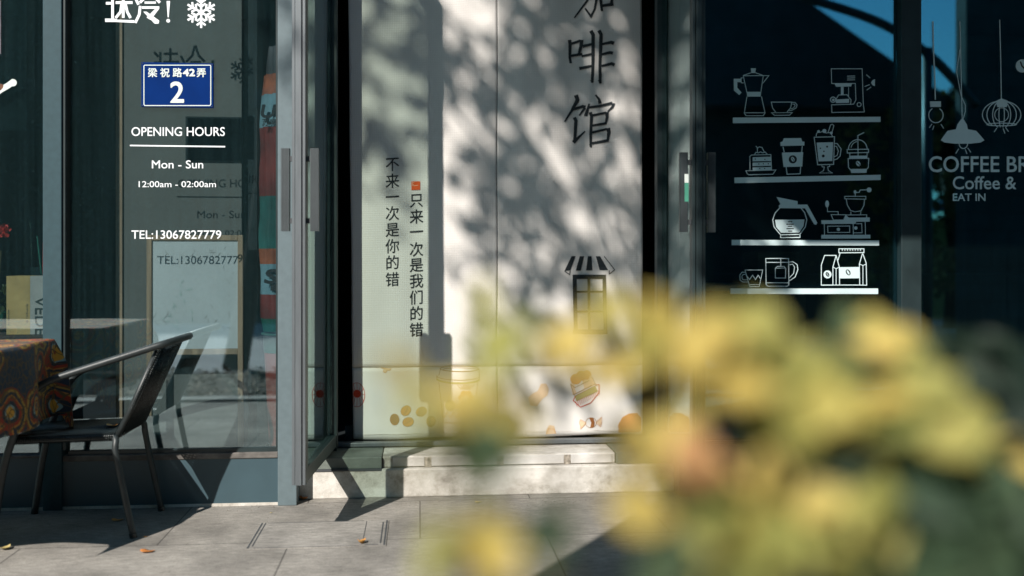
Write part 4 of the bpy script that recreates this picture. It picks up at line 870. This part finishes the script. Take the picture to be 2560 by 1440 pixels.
for Y, s in ((YN, 1), (YF, -1)):
    rel(MB().tube(smooth_path([(-1.185, Y + .03 * s, .388), (-1.165, Y + .012 * s, .375), (-1.163, Y, .34), (-1.15, Y, .27), (-1.095, Y, .0)], 6), .0125, 14).build('leg', M['chair'], None, smooth=True), ch)
    rel(MB().tube([(-1.165, Y + .03 * s, .385), (-1.10, Y + .05 * s, .53), (-1.02, Y + .055 * s, .715)], .011, 12).build('back_upright', M['chair'], None, smooth=True), ch)
    rel(MB().tube([(-1.095, Y, .0), (-1.0985, Y, .018)], .0142, 12).build('foot_cap', M['rattan'], None), ch)
b = MB(); xs0, xs1 = -1.555, -1.17
ring = [(xs0, YN + .02, .375), (xs0, YF - .02, .375), (xs1, YF - .02, .385), (xs1, YN + .02, .385)]
for k in range(4): b.tube([ring[k], ring[(k + 1) % 4]], .0115, 10)
n = 46
for k in range(n):
    x = xs0 + (xs1 - xs0) * (k + .5) / n; zz = .388 + .010 * (x - xs0) / (xs1 - xs0)
    b.tube([(x, YN + .008, zz - .012), (x, YN + .02, zz + .001), (x, (YN + YF) / 2, zz - .006), (x, YF - .02, zz + .001), (x, YF - .008, zz - .012)], .0036, 5)
    b.tube([(x, YN + .007, zz - .012), (x, YN + .02, zz - .026)], .0036, 5)
for k in range(16):
    y = YN + .035 + (YF - YN - .07) * k / 15; b.tube([(xs0, y, .388), ((xs0 + xs1) / 2, y, .388), (xs1, y, .397)], .0030, 5)
rel(b.build('seat', M['rattan'], None, smooth=True), ch)
b = MB(); n = 35
for k in range(n):
    t = (k + .5) / n; x = -1.162 + (t * .15) + .005; z = .395 + t * .33; bow = .02
    b.tube([(x, YN + .035, z), (x + bow, (YN + YF) / 2, z), (x, YF - .035, z)], .0040, 5)
for k in range(21):
    y = YN + .045 + (YF - YN - .09) * k / 20; q = 1 - ((y - (YN + YF) / 2) / ((YF - YN) / 2)) ** 2
    b.tube([(-1.155 + .02 * q, y, .395), (-1.01 + .02 * q + .008, y, .735)], .0034, 5)
rel(b.build('backrest', M['rattan'], None, smooth=True), ch)

# ================================================================ FALLEN LEAVES, HATCH
def fallen(pt, size, yaw, m, label, curl=0.3, folded=False):
    b = MB(); n = 8; c, s = cos(yaw), sin(yaw)
    for i in range(n + 1):
        t = i / n; wd = sin(pi * min(1, t * 1.05 + 0.02)) ** 0.75 * (0.38 if not folded else 0.28) * (1 + .12 * sin(9 * t))
        for j in (-1, -.5, 0, .5, 1):
            x = (t - .5) * size; y = j * wd * size; z = size * curl * ((t - .5) ** 2 * 1.6 + abs(j) ** 1.5 * (0.5 if not folded else 1.2) * wd) + 0.002 + size * .05 * sin(5 * t + j)
            b.v.append((pt.x + x * c - y * s, pt.y + x * s + y * c, pt.z + max(0.001, z)))
    b.f = [(i * 5 + j, i * 5 + j + 1, (i + 1) * 5 + j + 1, (i + 1) * 5 + j) for i in range(n) for j in range(4)]; b.m = [0] * len(b.f)
    o = b.build('fallen_leaf', M[m], None, smooth=True); so2 = o.modifiers.new('t', 'SOLIDIFY'); so2.thickness = .0006
    tag(o, label, 'leaf', 'fallen leaves'); return o
fallen(G(12, 1374), .055, 1.2, 'skin2', 'large tan fallen leaf on the paving at the bottom left corner', .6)
fallen(G(294, 1303), .045, .3, 'skin1', 'ochre fallen leaf between the chair shadow and the rear chair leg', .4)
fallen(G(369, 1381), .05, .1, 'skin3', 'rust fallen leaf lying flat in front of the near chair leg', .35)
fallen(G(363, 1343), .014, .3, 'skin1', 'tiny leaf fragment touching the foot of the near chair leg')
fallen(G(434, 1252.5), .02, 0, 'skin3', 'small rust leaf at the foot of the corner post', .6)
fallen(G(759, 1250), .04, .2, 'skin3', 'curled brown leaf against the lower concrete step', .9, True)
fallen(G(905, 1361), .05, 1.1, 'skin1', 'folded ochre leaf on the corner of the floor hatch', .9, True)
fallen(G(678, 1283), .012, .7, 'skin2', 'tiny yellow leaf scrap on the paving right of the chair')
fallen(G(1196, 1256), .03, .2, 'skin2', 'pale flat spot on the paving below the concrete steps', .15)  # pale paving spot, drawn with the leaf shape
fallen(Vector((-1.232, -.30, .397)), .042, .1, 'skin1', 'bright ochre leaf lying on the woven chair seat', .5)
fallen(G(703, 1250), .02, 0, 'skin1', 'small ochre leaf under the bottom of the open door edge', .6)

hc = [G(652, 1308, 0.004), G(972, 1299, 0.004), G(965, 1362, 0.004), G(612, 1373, 0.004)]
hx0 = (hc[0].x + hc[3].x) / 2; hx1 = (hc[1].x + hc[2].x) / 2; hy1 = (hc[0].y + hc[1].y) / 2; hy0 = (hc[2].y + hc[3].y) / 2
M['hatch'] = brick_mat('granite_hatch', (0.33, 0.31, 0.28), (0.33, 0.31, 0.28), (0.33, 0.31, 0.28), 5, 5, 0.0, 'XY', 0.22)
ht = empty('floor_hatch', ((hx0 + hx1) / 2, (hy0 + hy1) / 2, 0), 'stone inlaid floor hatch with thin metal slots in the paving', 'hatch')
rel(MB().box(hx0, hx1, hy0, hy1, 0.0005, 0.0035).build('cover', M['hatch']), ht)
b = MB(); t = .0035
for (a0, a1, b0_, b1_) in ((hx0 + .004, hx0 + .010, hy0 + .004, hy1 - .004), (hx0 + .018, hx0 + .0225, hy0 + .03, hy1 - .004), (hx1 - .010, hx1 - .004, hy0 + .004, hy1 - .004), (hx1 - .024, hx1 - .019, hy0 + .03, hy1 - .03),
                       (hx1 - .090, hx1 - .0875, hy0 + .03, hy1 - .01), (hx0 + .03, hx1 - .1, hy1 - .0065, hy1 - .0045), (hx0 + .03, hx1 - .1, hy0 + .0035, hy0 + .0055), (hx1 - .08, hx1 - .03, hy0 + .012, hy0 + .016)):
    b.box(a0, a1, b0_, b1_, .0037, .0045)
rel(b.build('slot', M['groove']), ht)

gr = MB(); rg = random.Random(4)
for k in range(900):
    x, y = rg.uniform(-2.2, 1.6), (rg.uniform(-1.6, 0.0) if rg.random() < .5 else -abs(rg.gauss(0, .06)) - .015); q = rg.uniform(.0008, .0028); a = rg.uniform(0, 6)
    if x < -0.45 or y < 0.05: gr.add([(x + q * cos(a + t) * rg.uniform(.6, 1.6), y + q * sin(a + t) * rg.uniform(.6, 1.6), .0003) for t in (0, 1.57, 3.14, 4.71)] + [(x, y, q * .8)], [(0, 1, 4), (1, 2, 4), (2, 3, 4), (3, 0, 4)])
tag(gr.build('grit', mat('grit_and_crumbs', (0.12, 0.10, 0.08), .9, 0, .6, 60)), kind='stuff')
# ================================================================ VEGETATION
# street tree whose crown throws the dappled shade on the curtain
rows = ['4654454662379999999888888', '2753454761138999998888888', '3753364793318999998887888', '1342455998638999888887888', '0132564899869999887887888', '0022443686779888876787888', '0011465463567368776787888', '0001389752568535777787888', '0000148632478754677787888', '0000123222478764667777888', '0000011112477766556677777', '0000000002357665546676776', '0000000002346554545666654', '0000000002335454555566544', '0000000001234554544555555', '0000000001123454444555444', '0000000000123344433333333', '0000000000112334332222222', '0000000000011222211111111']
tr = empty('street_tree', (-1.85, -5.75, -0.02), 'slim leaning street tree with leafy crown across the pavement', 'tree')
b = MB(); rt = random.Random(11); sprigs = []
def crown_leaf(P, t):
    c = P - SUN * t
    dr = rv(rt); nm = (Vector((0, 0, 1)) + rv(rt) * .6 - SUN * .5).normalized()
    if abs(dr.dot(nm)) > .9: dr = dr.orthogonal()
    leafquad(b, c, rt.uniform(.07, .10), rt.uniform(.042, .06), dr, nm)
x_first = 680
for j, row in enumerate(rows):
    for i, chh in enumerate(row):
        cov = min(9, int(chh) + (1 if j >= 7 and 9 < i < 17 else 0)) / 9.6
        if cov <= 0: continue
        n_exp = -math.log(1 - min(cov, .93)) * 6.2; n_l = int(n_exp + rt.random())
        x = x_first + i * 50; y = -60 + (j - 1) * 60 + 60
        k = 0
        while k < n_l:
            cx_, cy__ = x + rt.uniform(-28, 28), y + rt.uniform(-34, 34); t = rt.uniform(5.9, 8.0); m_ = min(3, n_l - k)
            for q in range(m_): crown_leaf(W(cx_ + rt.gauss(0, 11), cy__ + rt.gauss(0, 11), CY), t + rt.uniform(-.1, .1))
            k += m_
for k in range(240):
    P = W(rt.uniform(1885, 2010), rt.uniform(430, 1100), CY); crown_leaf(P, rt.uniform(4.7, 6.2))
for k in range(2200):                                   # the rest of the crown, above what the picture shows
    P = W(rt.uniform(500, 2000), rt.uniform(-900, -90), CY)
    for q in range(1): crown_leaf(P, rt.uniform(5.8, 8.4))
rel(b.build('crown', M['treeleaf']), tr)
def limb(pts, r0, r1, n=10):
    s = smooth_path(pts, 5); return s, [r0 + (r1 - r0) * i / (len(s) - 1) for i in range(len(s))]
tp = [(-1.85, -5.75, -.03), (-1.75, -5.7, .5), (-1.6, -5.6, 1.3), (-1.5, -5.5, 2.3), (-1.6, -5.4, 3.6), (-2.0, -5.3, 4.8), (-2.6, -5.5, 6.0)]
s_, r_ = limb(tp, .13, .05); rel(MB().tube(s_, r_, 12).build('trunk', M['bark'], None, smooth=True), tr)
for k in range(9):
    z0_ = 2.6 + .25 * k; base_ = Vector((-1.5 - .05 * k, -5.45 + .05 * k, z0_)); tgt = W(rt.uniform(900, 1700), rt.uniform(-300, 250), CY) - SUN * rt.uniform(6.2, 7.8)
    s_, r_ = limb([base_, base_.lerp(tgt, .4) + Vector((0, 0, .35)), tgt], .03, .005); rel(MB().tube(s_, r_, 7).build('limb', M['bark'], None, smooth=True), tr)

def make_tree(name, x, y, h, rad, seed, n, m, label, cat='tree', group=None, leaf=.30, lo=.22):
    r = random.Random(seed); root = empty(name, (x, y, -.2), label, cat, group)
    rel(MB().tube([(x, y, -.2), (x + r.uniform(-.1, .1), y, h * .3), (x + r.uniform(-.2, .2), y, h * .7)], [.16, .13, .05], 9).build('trunk', M['bark'], None, smooth=True), root)
    b = MB(); cl_ = [(Vector((x + r.gauss(0, rad * .45), y + r.gauss(0, rad * .4), h * r.uniform(lo, .95))), rad * r.uniform(.25, .5)) for k in range(22)]
    for k in range(n):
        c, q = r.choice(cl_); p = c + rv(r) * q * r.uniform(.5, 1.05); leafquad(b, p, leaf * r.uniform(.6, 1.2), leaf * .6 * r.uniform(.6, 1.2), rv(r), rv(r))
    rel(b.build('crown', m), root); return root
for k in range(10):
    make_tree('background_tree', -13 + 2.4 * k + rnd.uniform(-.4, .4), -22 + rnd.uniform(-1.2, 1.2), rnd.uniform(9.2, 11.2), 2.1, 40 + k, 2600, M['farleaf'], 'dense dark tree in the row across the street, mirrored in the shop glass', group='trees across the street')
M['autumn'] = leafmat('autumn_leaves', (0.10, 0.11, 0.03), (0.20, 0.13, 0.04), (0.30, 0.16, 0.05), 0.4)
make_tree('small_tree', 6.35, -8.1, 3.3, .95, 77, 1500, M['autumn'], 'small autumn tree before the dark pavilion, mirrored in the right window', leaf=.14)
make_tree('small_tree', 8.45, -10.7, 3.9, 1.0, 78, 2400, M['farleaf'], 'small dark tree between the pavilion and the block wall, mirrored in the glass', leaf=.2, lo=.55)
hg = MB(); rh = random.Random(9)
for k in range(7000):
    leafquad(hg, Vector((rh.uniform(-22, 22), rh.uniform(-19.5, -18.5) + 0, rh.uniform(-.1, 2.2) * rh.uniform(.7, 1.1))), .28, .17, rv(rh), rv(rh))
tag(hg.build('hedge', M['farleaf']), kind='stuff')

fb = boxo('added_sky_block', M['walldark'], -30, 4.5, -29, -26, -.2, 13); tag(fb, 'long dark building added behind the tree row to block the mirrored sky', 'building')  # added to close the bright sky gaps between the mirrored trees
# leaf litter over the planting bed
lt = MB(); rl = random.Random(21)
for k in range(4200):
    leafquad(lt, Vector((rl.uniform(-7, 7), rl.uniform(-5.35, -3.42), rl.uniform(0, .04))), rl.uniform(.04, .09), rl.uniform(.03, .05), Vector((rl.uniform(-1, 1), rl.uniform(-1, 1), rl.uniform(-.3, .3))), Vector((rl.uniform(-.4, .4), rl.uniform(-.4, .4), 1)))
tag(lt.build('leaf_litter', mat('dry_leaf_litter', (0.24, 0.19, 0.13), .8, 0, .6, 30)), kind='stuff')

# shrubs right in front of the lens, out of focus
M['sh_y'] = leafmat('shrub_yellow_leaves', (0.62, 0.48, 0.13), (0.74, 0.57, 0.18), (0.52, 0.46, 0.13), .42)
M['sh_g'] = leafmat('shrub_green_leaves', (0.03, 0.06, 0.035), (0.06, 0.10, 0.055), (0.11, 0.14, 0.06), .35)
M['sh_o'] = leafmat('shrub_orange_leaves', (0.55, 0.27, 0.13), (0.6, 0.34, 0.15), (0.50, 0.36, 0.15), .42)
M['sh_yg'] = leafmat('shrub_yellow_green_leaves', (0.32, 0.33, 0.09), (0.46, 0.42, 0.13), (0.22, 0.26, 0.08), .42)
def shrub(label, blobs, root_px, zroot, seed):
    r = random.Random(seed); rx = Cz(root_px, 1500, zroot); root = empty('garden_shrub', (rx.x, rx.y, -.02), label, 'shrub')
    mbs = {}; stems = MB(); foot = Vector((rx.x, rx.y, -.02))
    for (cx, cy_, rx_, ry_, m, n, z) in blobs:
        z *= .87; rx_ *= 1.08; ry_ *= 1.08; n = n if m != 'sh_d' else n * 1.6
        mb = mbs.setdefault(m, MB()); cc = Cz(cx, cy_, z)
        mid = foot.lerp(cc, .55) + Vector((r.uniform(-.03, .03), r.uniform(-.03, .03), .02)); s_ = smooth_path([foot + Vector((r.uniform(-.05, .05), r.uniform(-.05, .05), 0)), mid, cc], 4)
        stems.tube(s_, [.004 - .0028 * i / (len(s_) - 1) for i in range(len(s_))], 5)
        for k in range(max(1, int(n * .62))):
            a = r.uniform(0, 2 * pi); q = math.sqrt(r.random()); p = Cz(cx + rx_ * q * cos(a), cy_ + ry_ * q * sin(a), z * r.uniform(.9, 1.12))
            leafquad(mb, p, r.uniform(.03, .05), r.uniform(.02, .033), rv(r), (Vector((-.4, -.75, .6)) + rv(r) * .55))
    for m, mb in mbs.items(): rel(mb.build('foliage', M[m]), root)
    rel(stems.build('stems', M['stem']), root)
Y_, G_, O_, YG, D_ = 'sh_y', 'sh_g', 'sh_o', 'sh_yg', 'sh_d'
M['sh_d'] = leafmat('shrub_leaves_painted_shade', (0.006, 0.016, 0.011), (0.012, 0.026, 0.017), (0.022, 0.038, 0.02), .05)  # near-black leaves; the shade at the right is put into their colour
shrub('blurred yellow green shrub sprig rising at the bottom centre in the foreground', [
 (985, 950, 35, 25, Y_, 2, .6), (1050, 1010, 55, 40, YG, 4, .62), (1150, 1030, 60, 60, YG, 7, .62), (1225, 1020, 80, 70, Y_, 12, .64), (1250, 1110, 45, 45, G_, 7, .64), (1175, 1120, 55, 40, G_, 5, .62),
 (1195, 735, 35, 25, YG, 2, .7), (1290, 850, 50, 40, YG, 4, .66), (1250, 1395, 110, 50, Y_, 9, .6), (1370, 1385, 40, 60, G_, 3, .6), (1130, 1400, 60, 40, YG, 3, .6)], 1300, .66, 2)
shrub('blurred yellow shrub with one orange leaf in the foreground right of centre', [
 (1380, 865, 100, 40, Y_, 7, .7), (1480, 800, 70, 25, Y_, 3, .7), (1330, 800, 50, 40, G_, 2, .7), (1545, 930, 60, 40, Y_, 4, .68), (1570, 1050, 45, 70, Y_, 5, .68), (1640, 810, 32, 32, Y_, 5, .72), (1720, 870, 100, 42, Y_, 14, .72), (1850, 860, 80, 60, YG, 14, .74),
 (1740, 975, 35, 30, Y_, 2, .7), (1860, 985, 60, 32, Y_, 10, .7), (1680, 1070, 40, 40, Y_, 2, .66), (1780, 1140, 55, 42, O_, 5, .64), (1620, 1190, 60, 90, Y_, 5, .64), (1780, 1290, 110, 90, YG, 22, .66), (1930, 1270, 120, 90, Y_, 24, .68), (1850, 1400, 150, 60, YG, 22, .66), (1720, 1420, 80, 40, G_, 7, .66)], 1850, .72, 3)
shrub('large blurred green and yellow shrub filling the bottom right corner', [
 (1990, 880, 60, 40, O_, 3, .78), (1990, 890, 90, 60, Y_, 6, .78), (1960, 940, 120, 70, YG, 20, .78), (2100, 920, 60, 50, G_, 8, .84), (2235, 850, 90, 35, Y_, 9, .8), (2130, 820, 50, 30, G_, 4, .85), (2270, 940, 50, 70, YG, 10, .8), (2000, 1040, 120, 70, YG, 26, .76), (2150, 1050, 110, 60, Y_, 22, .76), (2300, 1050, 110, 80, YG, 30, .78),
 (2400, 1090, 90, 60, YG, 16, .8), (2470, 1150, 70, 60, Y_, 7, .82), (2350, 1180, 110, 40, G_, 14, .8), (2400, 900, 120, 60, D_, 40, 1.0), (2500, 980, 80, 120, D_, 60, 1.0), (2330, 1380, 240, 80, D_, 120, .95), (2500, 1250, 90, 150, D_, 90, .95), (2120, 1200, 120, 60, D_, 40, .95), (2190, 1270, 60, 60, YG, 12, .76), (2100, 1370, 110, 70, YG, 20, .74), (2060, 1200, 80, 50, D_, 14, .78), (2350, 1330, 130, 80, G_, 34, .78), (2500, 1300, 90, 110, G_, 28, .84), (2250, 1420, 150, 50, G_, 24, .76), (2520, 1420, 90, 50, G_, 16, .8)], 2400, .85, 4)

# ================================================================ ACROSS THE STREET (seen mirrored in the glass)
pvn = empty('dark_pavilion', (4, -10, 0), 'dark timber pavilion with sloping roof, mirrored in the right window', 'building')
rel(boxo('wall', M['walldark'], 1.6, 7.0, -13.0, -9.4, -.2, 3.3), pvn)
b = MB(); b.add([(1.0, -8.9, 6.0), (5.2, -8.9, 4.75), (7.35, -8.9, 3.35), (7.35, -13.5, 3.35), (5.2, -13.5, 4.75), (1.0, -13.5, 6.0), (1.0, -8.9, 3.2), (7.35, -8.9, 3.2), (7.35, -13.5, 3.2), (1.0, -13.5, 3.2)],
      [(0, 1, 4, 5), (1, 2, 3, 4), (6, 7, 2, 1, 0), (9, 5, 4, 3, 8), (6, 0, 5, 9), (7, 8, 3, 2), (6, 9, 8, 7)]); rel(b.build('roof', M['roofdark']), pvn)
bw_ = boxo('block_wall', M['brick'], 6.1, 12, -6.42, -6.2, -.2, 7); tag(bw_, 'tall grey block wall, mirrored at the right edge of the window', 'wall')
yw = boxo('yellow_garden_wall', M['yellow'], 9.6, 9.8, -14.6, -12.4, -.2, 1.85); tag(yw, 'low yellow garden wall, mirrored beside the block wall', 'wall')
ba = boxo('blue_awning', M['skyblue'], 9.3, 9.58, -14.6, -12.4, 1.95, 2.15); tag(ba, 'narrow blue awning above the yellow garden wall', 'awning')
par = empty('cantilever_parasol', (4.85, -4.7, 0), 'dark cantilever parasol with long curved arm, its unseen cover added to shade the right paving', 'parasol')
rel(MB().tube([(4.85, -4.7, -.03), (4.85, -4.7, 3.1)], .05, 12).build('pole', M['frame_dark'], None, smooth=True), par)
rel(MB().tube(smooth_path([(5.35, -4.7, 2.55), (4.85, -4.7, 3.05), (4.2, -4.75, 3.42), (3.0, -4.9, 3.7), (1.6, -4.95, 3.5), (1.0, -4.95, 3.0)], 6), .045, 10).build('arm', M['frame_dark'], None, smooth=True), par)
ed = Vector((.555, .832, 0)); pd = Vector((.832, -.555, 0)); c0 = Vector((-1.64, -4.74, 2.5)) + ed * 0.6 - pd * 0.12
L1, L2 = 2.2, 3.0; cen = c0 + ed * L1 / 2 + pd * L2 / 2 + Vector((0, 0, .45))
cs = [c0, c0 + ed * L1, c0 + ed * L1 + pd * L2, c0 + pd * L2]
b = MB(); b.add(cs + [cen] + [c - Vector((0, 0, .14)) for c in cs], [(0, 1, 4), (1, 2, 4), (2, 3, 4), (3, 0, 4), (0, 5, 6, 1), (1, 6, 7, 2), (2, 7, 8, 3), (3, 8, 5, 0)])
rel(b.build('added_shade_canopy', M['parasol']), par)  # out of view, added and angled to shade the right paving
for c in cs: rel(MB().tube([cen - Vector((0, 0, .03)), c - Vector((0, 0, .01))], .008, 6).build('rib', M['frame_dark']), par)
rel(MB().tube([cen - Vector((0, 0, .2)), cen + Vector((0, 0, .1))], .03, 8).build('hub', M['frame_dark']), par)
